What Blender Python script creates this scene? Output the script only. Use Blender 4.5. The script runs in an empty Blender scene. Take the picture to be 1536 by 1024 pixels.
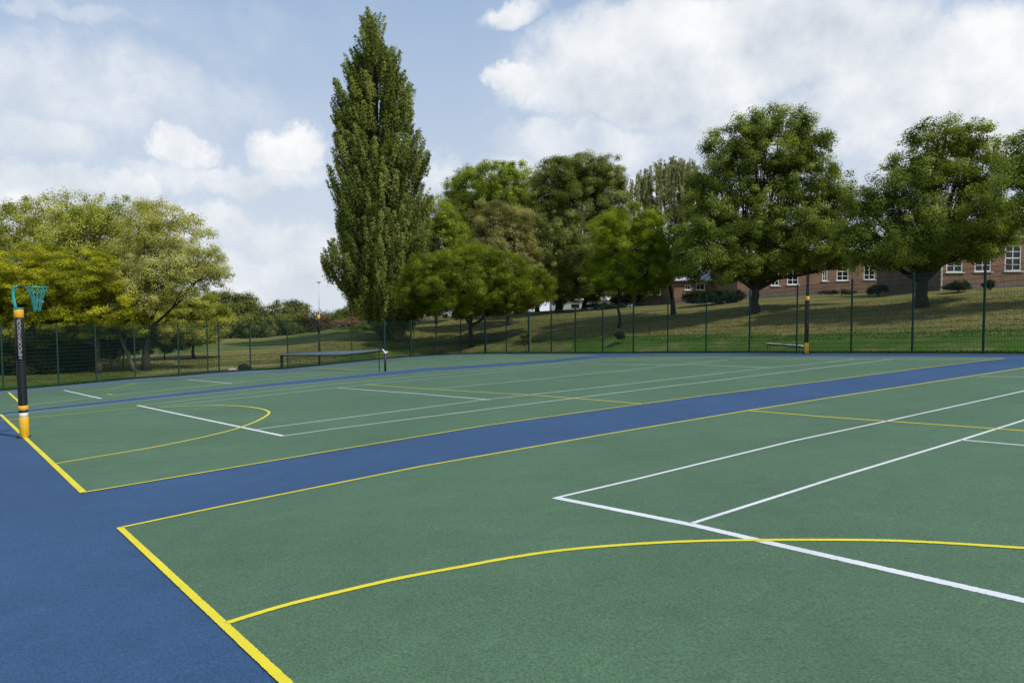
import bpy, math, random
import numpy as np
from mathutils import Vector, Matrix

# ------------------------------------------------------------------ scene
sc = bpy.context.scene
COL = sc.collection
R = math.radians
Q = dict(f=1054.071684, pan=-0.893769, tilt=0.047997, roll=-0.003982, x=6.936034, y=-1.177714, h=1.598079, a=0.057527, b=0.01053)
F = Q['f']
_cp, _sp = math.cos(Q['pan']), math.sin(Q['pan']); _ct, _st = math.cos(Q['tilt']), math.sin(Q['tilt'])
FWD = np.array([_sp*_ct, _cp*_ct, -_st]); RT = np.array([_cp, -_sp, 0.0]); UPV = np.cross(RT, FWD)
_cr, _sr = math.cos(Q['roll']), math.sin(Q['roll'])
CR = _cr*RT + _sr*UPV; CU = -_sr*RT + _cr*UPV
def plane(x, y): return Q['a']*x + Q['b']*y            # the courts lie on one gently sloping plane
CAM = np.array([Q['x'], Q['y'], plane(Q['x'], Q['y']) + Q['h']])

def raydir(u, v): return FWD + (u-768)/F*CR - (v-512)/F*CU
def ray(u, v, d):
    """point in the direction of photo pixel (u,v) at horizontal distance d"""
    r = raydir(u, v); s = d/math.hypot(r[0], r[1]); return CAM + r*s
def onplane(u, v):
    r = raydir(u, v); t = -Q['h']/(r[2] - Q['a']*r[0] - Q['b']*r[1]); return CAM[0]+t*r[0], CAM[1]+t*r[1]
def depth(p): return float((np.array(p)-CAM) @ FWD)

# ------------------------------------------------------------------ object helpers
def tag(o, label=None, cat=None, group=None, kind=None):
    if label: o['label'] = label
    if cat: o['category'] = cat
    if group: o['group'] = group
    if kind: o['kind'] = kind
    return o
def empty(name, loc, rz=0.0):
    o = bpy.data.objects.new(name, None); COL.objects.link(o); o.location = loc; o.rotation_euler = (0, 0, rz)
    o.empty_display_size = .2
    return o
class MB:
    def __init__(s): s.v = []; s.f = []
    def quad(s, a, b, c, d):
        n = len(s.v); s.v += [tuple(a), tuple(b), tuple(c), tuple(d)]; s.f.append((n, n+1, n+2, n+3))
    def poly(s, pts):
        n = len(s.v); s.v += [tuple(p) for p in pts]; s.f.append(tuple(range(n, n+len(pts))))
    def box(s, c, size, M=None):
        n = len(s.v); x, y, z = size[0]/2, size[1]/2, size[2]/2
        for dx, dy, dz in ((-x,-y,-z),(x,-y,-z),(x,y,-z),(-x,y,-z),(-x,-y,z),(x,-y,z),(x,y,z),(-x,y,z)):
            p = Vector((dx, dy, dz));
            if M: p = M @ p
            s.v.append((c[0]+p.x, c[1]+p.y, c[2]+p.z))
        for f in ((0,3,2,1),(4,5,6,7),(0,1,5,4),(1,2,6,5),(2,3,7,6),(3,0,4,7)): s.f.append(tuple(n+i for i in f))
    def tube(s, pts, rad, n=8, cap=True):
        """tapered tube through pts"""
        pts = [Vector(p) for p in pts]; m = len(pts)
        if not hasattr(rad, '__len__'): rad = [rad]*m
        base = len(s.v); ref = Vector((.31, .77, .55)).normalized()
        for i, p in enumerate(pts):
            d = (pts[min(i+1, m-1)] - pts[max(i-1, 0)]);
            if d.length < 1e-9: d = Vector((0,0,1))
            d.normalize(); a = ref - d*ref.dot(d)
            if a.length < .2: a = Vector((1,0,0)) - d*d.x
            a.normalize(); ref = a; b = d.cross(a)
            for k in range(n):
                t = 2*math.pi*k/n; q = p + (a*math.cos(t) + b*math.sin(t))*rad[i]; s.v.append(q[:])
        for i in range(m-1):
            for k in range(n):
                k2 = (k+1) % n; s.f.append((base+i*n+k, base+i*n+k2, base+(i+1)*n+k2, base+(i+1)*n+k))
        if cap:
            s.f.append(tuple(base+k for k in reversed(range(n)))); s.f.append(tuple(base+(m-1)*n+k for k in range(n)))
    def lathe(s, prof, n=24, c=(0,0,0)):
        """prof: list of (r, z)"""
        b = len(s.v)
        for r, z in prof:
            for k in range(n):
                t = 2*math.pi*k/n; s.v.append((c[0]+r*math.cos(t), c[1]+r*math.sin(t), c[2]+z))
        for i in range(len(prof)-1):
            for k in range(n):
                k2 = (k+1) % n; s.f.append((b+i*n+k, b+i*n+k2, b+(i+1)*n+k2, b+(i+1)*n+k))
        s.f.append(tuple(b+k for k in reversed(range(n)))); s.f.append(tuple(b+(len(prof)-1)*n+k for k in range(n)))
    def build(s, name, mat, parent=None, smooth=False):
        me = bpy.data.meshes.new(name); me.from_pydata(s.v, [], s.f); me.materials.append(mat)
        if smooth:
            for p in me.polygons: p.use_smooth = True
        me.update()
        o = bpy.data.objects.new(name, me); COL.objects.link(o)
        if parent: o.parent = parent
        return o

# ------------------------------------------------------------------ material helpers
def mat(name):
    m = bpy.data.materials.new(name); m.use_nodes = True; nt = m.node_tree
    return m, nt, nt.nodes['Principled BSDF']
def N(nt, t, **k):
    n = nt.nodes.new(t)
    for a, b in k.items():
        if a.startswith('_'): n.inputs[a[1:].replace('_', ' ')].default_value = b
        else: setattr(n, a, b)
    return n
def objcoord(nt, scale=(1,1,1)):
    tc = N(nt, 'ShaderNodeTexCoord'); mp = N(nt, 'ShaderNodeMapping'); mp.inputs['Scale'].default_value = scale
    nt.links.new(tc.outputs['Object'], mp.inputs['Vector']); return mp.outputs['Vector']
def noise(nt, vec, scale, detail=4, rough=.6):
    n = N(nt, 'ShaderNodeTexNoise'); n.inputs['Scale'].default_value = scale; n.inputs['Detail'].default_value = detail
    n.inputs['Roughness'].default_value = rough; nt.links.new(vec, n.inputs['Vector']); return n.outputs['Fac']
def ramp(nt, fac, stops):
    r = N(nt, 'ShaderNodeValToRGB'); e = r.color_ramp.elements
    while len(e) < len(stops): e.new(.5)
    for i, (p, c) in enumerate(stops): e[i].position = p; e[i].color = (*c, 1) if len(c) == 3 else c
    nt.links.new(fac, r.inputs['Fac']); return r.outputs['Color']
def mixc(nt, fac, a, b, mode='MIX'):
    m = N(nt, 'ShaderNodeMix', data_type='RGBA', blend_type=mode)
    for s, v in ((0, fac), (6, a), (7, b)):
        if hasattr(v, 'is_linked') or hasattr(v, 'links'): nt.links.new(v, m.inputs[s])
        else: m.inputs[s].default_value = (*v, 1) if (s and len(v) == 3) else v
    return m.outputs[2]
def bump(nt, bsdf, h, strength, dist=.01):
    b = N(nt, 'ShaderNodeBump'); b.inputs['Strength'].default_value = strength; b.inputs['Distance'].default_value = dist
    nt.links.new(h, b.inputs['Height']); nt.links.new(b.outputs['Normal'], bsdf.inputs['Normal'])
def simple(name, col, rough=.6, metal=0.0, var=.15, scale=8.0, bstr=.0):
    m, nt, b = mat(name); v = objcoord(nt); n = noise(nt, v, scale, 5)
    c2 = tuple(x*(1-var) for x in col); c1 = tuple(min(1, x*(1+var)) for x in col)
    nt.links.new(ramp(nt, n, [(.3, c2), (.7, c1)]), b.inputs['Base Color'])
    b.inputs['Roughness'].default_value = rough; b.inputs['Metallic'].default_value = metal
    if bstr: bump(nt, b, n, bstr, .01)
    return m

def court_mat(name, col, rough=.75, grain=.32, big=.12):
    """painted macadam: coarse grain, faint wear, mild sheen at grazing angles"""
    m, nt, b = mat(name); v = objcoord(nt)
    g = noise(nt, v, 62, 3, .75); g2 = noise(nt, v, 240, 2, .7); L = noise(nt, v, .35, 5, .6); L2 = noise(nt, v, 3.0, 4, .6)
    dk = tuple(x*(1-grain) for x in col); lt = tuple(min(1, x*(1+grain)) for x in col)
    c = ramp(nt, g, [(.36, dk), (.5, col), (.66, lt)])
    c = mixc(nt, 1.0, c, ramp(nt, g2, [(.3, (.86,)*3), (.72, (1.12,)*3)]), 'MULTIPLY')
    c = mixc(nt, 1.0, c, ramp(nt, L, [(.3, (1-big,)*3), (.7, (1+big,)*3)]), 'MULTIPLY')
    c = mixc(nt, 1.0, c, ramp(nt, L2, [(.35, (1-big*.5,)*3), (.7, (1+big*.5,)*3)]), 'MULTIPLY')
    mv = N(nt, 'ShaderNodeMapping'); mv.inputs['Rotation'].default_value = (0, 0, .5); mv.inputs['Scale'].default_value = (1, .16, 1); nt.links.new(v, mv.inputs['Vector'])
    sc1 = noise(nt, mv.outputs[0], 5.5, 6, .72); c = mixc(nt, 1.0, c, ramp(nt, sc1, [(.56, (1,)*3), (.70, (1.13,)*3), (.78, (1.2,)*3)]), 'MULTIPLY')
    st = noise(nt, v, 1.1, 7, .7); c = mixc(nt, 1.0, c, ramp(nt, st, [(.24, (.86,)*3), (.36, (1,)*3)]), 'MULTIPLY')
    nt.links.new(c, b.inputs['Base Color']); b.inputs['Roughness'].default_value = rough
    b.inputs['Specular IOR Level'].default_value = .35
    bump(nt, b, g, .55, .004)
    return m
def paint_mat(name, col, wear):
    m, nt, b = mat(name)
    uv = N(nt, 'ShaderNodeUVMap'); uv.uv_map = 'across'; sx_ = N(nt, 'ShaderNodeSeparateXYZ'); nt.links.new(uv.outputs[0], sx_.inputs[0])
    d1 = N(nt, 'ShaderNodeMath', operation='PINGPONG'); nt.links.new(sx_.outputs[1], d1.inputs[0]); d1.inputs[1].default_value = .5
    en = noise(nt, objcoord(nt), 55, 3, .7); th = N(nt, 'ShaderNodeMath', operation='MULTIPLY_ADD'); nt.links.new(en, th.inputs[0]); th.inputs[1].default_value = .42; th.inputs[2].default_value = -.185
    al = N(nt, 'ShaderNodeMath', operation='GREATER_THAN'); nt.links.new(d1.outputs[0], al.inputs[0]); nt.links.new(th.outputs[0], al.inputs[1]); nt.links.new(al.outputs[0], b.inputs['Alpha']); v = objcoord(nt); g = noise(nt, v, 90, 3, .7); L = noise(nt, v, 1.2, 4)
    c = ramp(nt, g, [(.28, wear), (.4, col)]); c = mixc(nt, 1.0, c, ramp(nt, L, [(.3, (.86,)*3), (.7, (1.04,)*3)]), 'MULTIPLY')
    nt.links.new(c, b.inputs['Base Color']); b.inputs['Roughness'].default_value = .6; bump(nt, b, g, .4, .003)
    return m

M_BLUE = court_mat('blue_court_paint', (.028, .077, .168))
M_GREEN = court_mat('green_court_paint', (.071, .141, .078))
M_YEL = paint_mat('yellow_line_paint', (.78, .66, .018), (.30, .33, .06))
M_WHT = paint_mat('white_line_paint', (.72, .74, .76), (.35, .45, .40))
M_POSTG = simple('green_powder_coat', (.003, .032, .023), .85, 0, .15)
M_WIRE = simple('green_wire', (.006, .032, .022), .6)
M_TEAL = simple('teal_enamel', (.03, .33, .31), .35, 0, .12)
M_NET = simple('teal_cord', (.02, .28, .24), .8)
M_PADY = simple('yellow_pad_vinyl', (.78, .42, .02), .45, 0, .08, 14, .1)
M_PADK = simple('black_pad_vinyl', (.006, .007, .009), .5, 0, .3, 20, .2)
M_PADW = simple('white_pad_vinyl', (.78, .76, .72), .5)
M_BLK = simple('black_metal', (.012, .013, .015), .45)
M_TAPE = simple('grey_net_tape', (.42, .46, .52), .7)
M_WHITE = simple('white_gloss', (.78, .78, .76), .4, 0, .05)
M_BARK = simple('bark_brown', (.060, .046, .032), .95, 0, .45, 14, .8)
M_BARKD = simple('bark_dark', (.030, .024, .018), .95, 0, .45, 14, .8)
M_BARKL = simple('bark_pale', (.16, .13, .085), .95, 0, .4, 12, .6)

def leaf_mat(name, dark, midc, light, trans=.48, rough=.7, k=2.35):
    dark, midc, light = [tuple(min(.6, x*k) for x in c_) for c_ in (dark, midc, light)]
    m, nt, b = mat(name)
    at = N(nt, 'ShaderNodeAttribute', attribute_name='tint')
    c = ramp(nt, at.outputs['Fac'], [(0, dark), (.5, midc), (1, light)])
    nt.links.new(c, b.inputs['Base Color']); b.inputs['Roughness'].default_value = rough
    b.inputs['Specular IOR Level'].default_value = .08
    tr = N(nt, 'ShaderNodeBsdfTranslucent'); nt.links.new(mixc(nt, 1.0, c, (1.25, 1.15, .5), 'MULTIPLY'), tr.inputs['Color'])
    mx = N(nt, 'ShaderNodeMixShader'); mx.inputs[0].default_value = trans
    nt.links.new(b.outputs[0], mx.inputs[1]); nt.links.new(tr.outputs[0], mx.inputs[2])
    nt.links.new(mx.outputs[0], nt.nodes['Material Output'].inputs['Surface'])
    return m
LM = {
 'poplar': leaf_mat('poplar_leaves', (.040, .056, .012), (.082, .105, .024), (.175, .195, .066)),
 'olive': leaf_mat('olive_leaves', (.070, .085, .014), (.142, .158, .028), (.25, .255, .062)),
 'yellow': leaf_mat('yellow_leaves', (.060, .072, .005), (.138, .148, .009), (.27, .255, .020)),
 'pale': leaf_mat('pale_leaves', (.11, .12, .030), (.205, .21, .060), (.32, .315, .12)),
 'mid': leaf_mat('mid_green_leaves', (.045, .066, .009), (.092, .120, .016), (.175, .200, .036)),
 'bright': leaf_mat('bright_green_leaves', (.040, .062, .004), (.088, .122, .007), (.165, .200, .018)),
 'deep': leaf_mat('deep_green_leaves', (.032, .046, .004), (.064, .088, .007), (.125, .150, .018)),
 'dark': leaf_mat('dark_green_leaves', (.032, .048, .007), (.068, .094, .014), (.150, .182, .040)),
 'darkolive': leaf_mat('dark_olive_leaves', (.038, .052, .012), (.076, .096, .022), (.165, .182, .062)),
 'tan': leaf_mat('tan_olive_leaves', (.070, .072, .026), (.125, .125, .046), (.200, .195, .085)),
 'birch': leaf_mat('birch_leaves', (.060, .066, .032), (.115, .125, .058), (.18, .19, .10)),
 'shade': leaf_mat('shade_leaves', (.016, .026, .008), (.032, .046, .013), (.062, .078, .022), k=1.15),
 'brown': leaf_mat('brown_twigs', (.07, .050, .032), (.125, .090, .055), (.18, .125, .075), .15, k=1.0),
 'pink': leaf_mat('pink_blossom', (.20, .12, .09), (.36, .22, .17), (.50, .33, .25), k=1.0),
 'lime': leaf_mat('light_green_leaves', (.055, .082, .010), (.112, .148, .020), (.21, .24, .048)),
 'far': leaf_mat('far_green_leaves', (.040, .050, .014), (.068, .084, .022), (.118, .130, .040)),
}

# ------------------------------------------------------------------ court surface
EDGE_PX = [(0,586),(100,577.5),(200,568),(268,564),(318,559),(375,555.5),(430,553),(479,548),(527,543),(600,535.8),(634,533.6),(680,531.2),(730,530),(790,529.5),(950,529.5),(1058,529),(1124,529),(1195,529.5),(1275,529.5),(1368,529.8),(1474,530),(1536,530.5)]
EDGE = [onplane(u, v) for u, v in EDGE_PX]
FAR_R = (24.0, EDGE[-1][1] - 3.0)                     # the far edge runs on to the right of the frame
COURT = [(-38.0, -6.0)] + EDGE + [(10.0, EDGE[-1][1]-1.4), FAR_R, (24.0, -6.0)]
def PZ(x, y, h=0.0): return (x, y, plane(x, y) + h)
def poly_sheet(name, pts, h, m, thick=None):
    b = MB(); b.poly([PZ(x, y, h) for x, y in pts])
    if thick:
        n = len(pts)
        for i in range(n):
            p, q = pts[i], pts[(i+1) % n]; b.quad(PZ(*p, h-thick), PZ(*q, h-thick), PZ(*q, h), PZ(*p, h))
    import bmesh
    o = b.build(name, m); bm = bmesh.new(); bm.from_mesh(o.data)
    bmesh.ops.triangulate(bm, faces=[f for f in bm.faces if len(f.verts) > 4]); bm.normal_update()
    for f in bm.faces:
        if abs(f.normal.z) > .8 and f.normal.z < 0: f.normal_flip()
    bm.to_mesh(o.data); bm.free()
    return tag(o, kind='structure')
poly_sheet('court_surround', COURT, 0.0, M_BLUE, .12)
OP = lambda L: [onplane(u, v) for u, v in L]
S1 = OP([(180,792),(332,760),(631,700),(900,653),(1122,616),(1236,598),(1536,552)])
S2 = OP([(125,739),(325.5,705.5),(500,676),(725,639),(900,614.5),(1053,594),(1236,571.5),(1392,551),(1507,537.6)])
s1end = (-.15, 28.0)
BASE1 = OP([(180,792),(338,937),(428,1024)]); b1dir = np.array(BASE1[2]) - np.array(BASE1[0]); b1dir /= np.linalg.norm(b1dir)
B1R = tuple(np.array(BASE1[0]) + b1dir*15.25)
poly_sheet('green_court', [BASE1[0]] + S1[1:] + [s1end, (15.2, 27.3), B1R], .004, M_GREEN)
STRIP_LO = OP([(0,622.5),(300,591),(400,580.3),(636,557.5),(700,553),(831,543.6),(905,536.5)])
STRIP_UP = OP([(0,619),(300,586),(400,575.5),(636,552.3),(700,548.7),(831,539.5),(900,532)])
BASE2 = OP([(125,739),(0,621)]); b2d = (np.array(BASE2[1])-np.array(BASE2[0]));  b2d /= np.linalg.norm(b2d)
END2 = OP([(1507,537.6),(1440,536.2),(1236,535),(1045,534),(960,534.2)])
poly_sheet('green_court', S2 + END2[1:] + STRIP_LO[::-1] + [BASE2[0]], .004, M_GREEN)
OUT3 = OP([(-200,612),(0,591),(100,583),(200,573.5),(300,567),(375,560.5),(430,557.5),(500,550),(560,542.5),(620,537),(680,533.2),(760,531.3),(850,531.2)])
poly_sheet('green_court', STRIP_UP + OUT3[::-1] + OP([(-200, 640)]), .004, M_GREEN)

M_EDGE = court_mat('edge_sheen_paint', (.078, .125, .152), grain=.15)  # greyed blue: grazing sheen painted into the colour of the outer strips
_eo = [np.array(p) for p in EDGE]
poly_sheet('edge_sheen_strip', OP([(-200,612),(0,590.3),(100,582),(200,572.6),(300,566),(375,559.7),(430,556.8),(500,549),(560,541.8),(620,536.6),(680,533),(760,531.2)]) + [tuple(p) for p in OP([(760,530.2),(680,531.7),(620,534.8),(560,540.5),(500,546.5),(430,553.7),(375,556),(300,561.6),(200,568.5),(100,578),(0,586.5)])] + [(-37.4, -4.5)], .0035, M_EDGE)
poly_sheet('edge_sheen_strip', OP([(800,530.2),(950,530.2),(1058,529.8),(1200,530.0),(1368,530.4),(1536,531)]) + OP([(1536,532.8),(1368,532.2),(1200,531.8),(1058,531.5),(950,531.5)]), .0035, M_EDGE)
def strip(b, pts, w, h):
    pts = [np.array(p, float) for p in pts]; n = len(pts); L = []; Rr = []
    for i in range(n):
        d = pts[min(i+1, n-1)] - pts[max(i-1, 0)]; d /= max(1e-9, np.linalg.norm(d)); nr = np.array([-d[1], d[0]])*w/2
        L.append(pts[i]+nr); Rr.append(pts[i]-nr)
    for i in range(n-1): b.quad(PZ(*Rr[i], h), PZ(*Rr[i+1], h), PZ(*L[i+1], h), PZ(*L[i], h))
def subdiv(pts, k=4):
    """smooth the polyline (Catmull-Rom)"""
    P = [np.array(p, float) for p in pts]; P = [2*P[0]-P[1]] + P + [2*P[-1]-P[-2]]; o = []
    for i in range(1, len(P)-2):
        for j in range(k):
            t = j/k; a, b_, c, d = P[i-1:i+3]
            o.append(.5*((2*b_) + (c-a)*t + (2*a-5*b_+4*c-d)*t*t + (3*b_-a-3*c+d)*t**3))
    o.append(P[-2]); return o
def extend(pts, d, n=1):
    a, b_ = np.array(pts[-2]), np.array(pts[-1]); v = (b_-a)/np.linalg.norm(b_-a); return list(pts) + [tuple(b_+v*d)]
yl = MB(); wl = MB()
YH, WH = .0085, .0062
W5 = .052
strip(yl, [np.array(BASE1[0]) - b1dir*.02, B1R], .056, YH)
strip(yl, S1 + [s1end], W5, YH)
strip(yl, S2 + END2[:0], .05, YH)
strip(yl, [BASE2[0], np.array(BASE2[0]) + b2d*15.6], .075, YH)
strip(yl, extend(OP([(1122,616),(1236,625.5),(1330,632),(1536,646.5)]), 9), W5, YH)
strip(yl, OP([(548,576.7),(636,583),(700,587),(798,592.8),(855,597),(965,606)]), W5, YH)
arc1 = subdiv(OP([(338,936),(420,911),(500,891),(600,868),(700,849.5),(750,840),(828,828),(906,820.3),(984,815),(1062,812),(1150,810.8),(1300,811),(1400,814.5),(1536,823)]))
cx1, cy1 = np.array(BASE1[0]) + b1dir*7.625
p = arc1[-1]; a0 = math.atan2(p[1]-cy1, p[0]-cx1); r0 = math.hypot(p[0]-cx1, p[1]-cy1)
a1 = math.atan2(b1dir[1], b1dir[0])
for k in range(1, 25): t = k/24; an = a0 + (a1-a0)*t; rr = r0 + (4.9-r0)*t; arc1.append(np.array([cx1+rr*math.cos(an), cy1+rr*math.sin(an)]))
strip(yl, arc1, .055, YH)
strip(yl, subdiv(OP([(82.4,695.8),(150,684.5),(228,671.4),(293,658.3),(335,648.5),(361,641),(380,634),(390.6,629),(400,623.5),(403.6,619.3),(402,616.8),(395.5,614.2),(382,611.5),(364.6,609.5),(340,608.3),(312.5,608),(280,609),(240,611)])), .06, YH)
strip(yl, OP([(0,631),(43,627),(207,611.3)]), .06, YH)
strip(yl, OP([(13,588.5),(31,605)]), .09, YH)
strip(yl, subdiv(OP([(110,589),(125,587.5),(145,585.6),(164,583),(185,579),(207,574.4)])), .05, YH)
strip(yl, OP([(161,590.5),(168,592.2)]), .05, YH)
strip(yl, OP([(478,551.3),(508,553),(538.7,554.8)]), .06, YH)
strip(yl, OP([(14,588.2),(150,577)]), .05, YH)
strip(yl, OP([(1045,539.2),(936,539.2)]), .05, YH)
strip(yl, OP([(900,537.3),(1000,536.0),(1100,535.6),(1236,535.6),(1380,535.8),(1505,537.2)]), .05, YH)
# white lines
strip(wl, OP([(832,746.5),(1040,788),(1150,813.8),(1536,901.5)]) + [(13.2, 3.35)], .085, WH)
strip(wl, OP([(838,746),(950,720),(1190,661.5),(1330.6,631.7),(1536,586.5)]) + [(1.95,27)], .05, WH)
strip(wl, OP([(1036,786),(1243.7,720),(1442,660),(1536,630.4)]) + [(3.4,27)], .05, WH)
strip(wl, extend(OP([(1438,659.7),(1536,668.3)]), 8), .05, WH)
strip(wl, [(13.1, 3.35), (13.1, 27)], .05, WH); strip(wl, [(11.7, 3.35), (11.7, 27)], .05, WH); strip(wl, [(7.6, 8.8), (7.6, 21)], .05, WH)
strip(wl, [(2.0, 27), (13.1, 27)], .085, WH)
strip(wl, extend(OP([(1466.5,564.5),(1536,565.5)]), 9), .045, WH)
strip(wl, OP([(206,608),(425,654)]), .085, WH)
strip(wl, OP([(425,654),(500,643.3),(725.5,614.4),(936,587.8),(1236,551),(1341,538.6)]), .05, WH)
strip(wl, OP([(385.5,643.9),(500,629),(725.5,599.8),(936,576.6),(1153,551.6),(1236,544),(1281,538.8)]), .05, WH)
strip(wl, OP([(657,582.8),(758,573.7),(900,559),(936,555.7),(1020,546.8),(1092,539.7)]), .05, WH)
strip(wl, OP([(506,581.6),(636,591.2),(734,599.6)]), .06, WH)
strip(wl, OP([(890,546.4),(936,546.4),(1000,547.2),(1045,547.2),(1158.7,551.3)]), .05, WH)
strip(wl, OP([(1281,538.7),(1341,538.8),(1480,539.5)]), .05, WH)
strip(wl, OP([(1100,537.9),(1281,538.4)]), .05, WH)
strip(wl, OP([(213.7,608),(300,597.6),(400,586.8),(500,576),(636,563.5),(700,558),(831,546),(905.5,540.8),(1000,538.7)]), .05, WH)
strip(wl, OP([(235,610),(300,603.3),(400,592.7),(503.5,581.5),(556,576),(636,568.4),(700,562.6),(772.7,555),(890,546.2)]), .05, WH)
strip(wl, OP([(0,622.8),(300,591.3),(400,580.6),(636,557.8),(700,553.4),(831,544),(905,537)]), .05, WH)
strip(wl, OP([(0,618.7),(300,585.7),(400,575.2),(636,552),(700,548.3),(831,539.2)]), .04, WH)
strip(wl, OP([(96,585.3),(152,597.8)]), .09, WH)
strip(wl, OP([(43,607.3),(140.6,596.2)]), .05, WH)
strip(wl, OP([(168,592.8),(300,579.5),(400,569.3),(500,560),(568,555),(700,545.6),(800,538)]), .05, WH)
strip(wl, OP([(281,569),(348.4,575.3)]), .07, WH)
strip(wl, OP([(0,591),(100,583),(200,573.6),(300,567),(375,560.6),(430,557.6),(500,550),(560,542.5)]), .06, WH)
strip(wl, OP([(430,561),(520,556),(640,547),(760,539)]), .04, WH)
strip(wl, OP([(500,553),(600,543.5),(700,537.5),(800,534.5)]), .05, WH)
for b_, n_, m_ in ((yl, 'yellow_court_markings', M_YEL), (wl, 'white_court_markings', M_WHT)):
    o_ = tag(b_.build(n_, m_), kind='structure'); uvl = o_.data.uv_layers.new(name='across')
    for i_, l_ in enumerate(uvl.data): l_.uv = (0, 0 if i_ % 4 < 2 else 1)

# ------------------------------------------------------------------ terrain
_C2 = CAM[:2]
COLS = [  # photo column, then (distance, row) pairs: the profile of the ground beyond the courts
 (-600, [(40,612),(50,592),(60,578),(75,560),(100,538),(150,520),(400,500)]),
 (0,   [(44,586),(52,572),(60,560),(75,548),(100,530),(130,512),(200,505),(400,493)]),
 (200, [(49,568),(56,556.5),(66,546),(80,534),(100,522),(130,510),(200,504),(400,490)]),
 (330, [(51.2,558.5),(57,551),(66,541),(80,528),(100,516),(125,508),(200,506),(400,492)]),
 (400, [(51,554.5),(57,546),(66,536),(80,524),(100,512),(120,507),(150,508),(400,492)]),
 (500, [(55,545.5),(60,538),(70,522),(85,502),(100,492),(140,496),(400,484)]),
 (560, [(61,540),(66,530),(75,512),(90,492),(105,484),(140,488),(400,480)]),
 (650, [(66.5,532.5),(72,518),(85,492),(100,476),(140,480),(400,474)]),
 (730, [(63.5,530),(69,513),(80,489),(95,471.5),(140,474),(400,470)]),
 (800, [(57.5,529.5),(62,515),(72,490),(90,467),(140,468.5),(400,467)]),
 (950, [(46.5,529.5),(52,508),(60,486),(72,466),(86,459.5),(140,461),(400,463)]),
 (1040,[(43.2,529),(50,502),(60,474),(72,458),(84,453),(140,456),(400,461)]),
 (1130,[(40,529),(46,506),(56,467.5),(66,453),(77,447),(120,446),(400,456)]),
 (1280,[(35.5,529.5),(41,505),(51,470),(64,448),(80,440),(400,454)]),
 (1400,[(33.5,529.8),(39,502),(50,458),(60,436),(76,434),(400,452)]),
 (1536,[(31.6,530.5),(38,496),(48,455),(58,430),(75,429),(400,450)]),
 (2300,[(31,530.5),(38,500),(48,460),(60,440),(400,455)]),
]
RR = np.concatenate([np.arange(0, 28, 3.0), np.arange(28, 72, .45), np.arange(72, 130, 1.2), np.geomspace(130, 420, 26), np.geomspace(480, 4000, 9)])
def _az(u):
    r = raydir(u, 470); return math.atan2(r[0], r[1])
_cols = []
for u, prof in COLS:
    ds = [0] + [p_[0] for p_ in prof]; zs = [None] + [ray(u, v, d)[2] for d, v in prof]
    az = _az(u); e = ray(u, 470, prof[0][0]); zs[0] = plane(*_C2)
    zz = np.interp(RR, ds, zs); inner = RR < prof[0][0]
    xs = _C2[0] + RR*math.sin(az); ys = _C2[1] + RR*math.cos(az)
    zz[inner] = plane(xs[inner], ys[inner]); zz[RR > 400] = zs[-1] - (RR[RR > 400]-400)*.0165
    k = np.array([.25, .5, .25]); zs_ = np.convolve(np.pad(zz, 1, mode='edge'), k, 'valid'); zz = np.where(RR > prof[0][0]+.8, zs_, zz)
    _cols.append((az, zz))
# behind and beside the camera
for a_deg in (35, 80, 140):
    az = _cols[-1][0] + R(a_deg); xs = _C2[0] + np.minimum(RR, 30)*math.sin(az); ys = _C2[1] + np.minimum(RR, 30)*math.cos(az)
    _cols.append((az, plane(xs, ys)))
_azs = np.array([c[0] for c in _cols]); _zz = np.array([c[1] for c in _cols])
_azs = np.concatenate([_azs, [_azs[0] + 2*math.pi]]); _zz = np.vstack([_zz, _zz[:1]])
# finer, smoothed azimuth table
AZT = np.arange(_azs[0], _azs[-1] + .004, .006); ZT = np.empty((len(AZT), len(RR)))
for j in range(len(RR)): ZT[:, j] = np.interp(AZT, _azs, _zz[:, j])
kk = np.hanning(15); kk /= kk.sum()
for j in range(len(RR)): ZT[:, j] = np.convolve(np.pad(ZT[:, j], 7, mode='edge'), kk, 'valid')
_poly = np.array(COURT)
def inside(x, y, P=_poly):
    c = np.zeros(x.shape, bool); n = len(P)
    for i in range(n):
        x1, y1 = P[i]; x2, y2 = P[(i+1) % n]
        if y1 == y2: continue
        c ^= ((y1 > y) != (y2 > y)) & (x < (x2-x1)*(y-y1)/(y2-y1) + x1)
    return c
def dist_edge(x, y, P=_poly):
    d = np.full(x.shape, 1e9); n = len(P)
    for i in range(n):
        a_ = P[i]; b_ = P[(i+1) % n]; v = b_-a_; L = v@v
        t = np.clip(((x-a_[0])*v[0] + (y-a_[1])*v[1])/L, 0, 1); d = np.minimum(d, np.hypot(x-a_[0]-t*v[0], y-a_[1]-t*v[1]))
    return d
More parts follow.
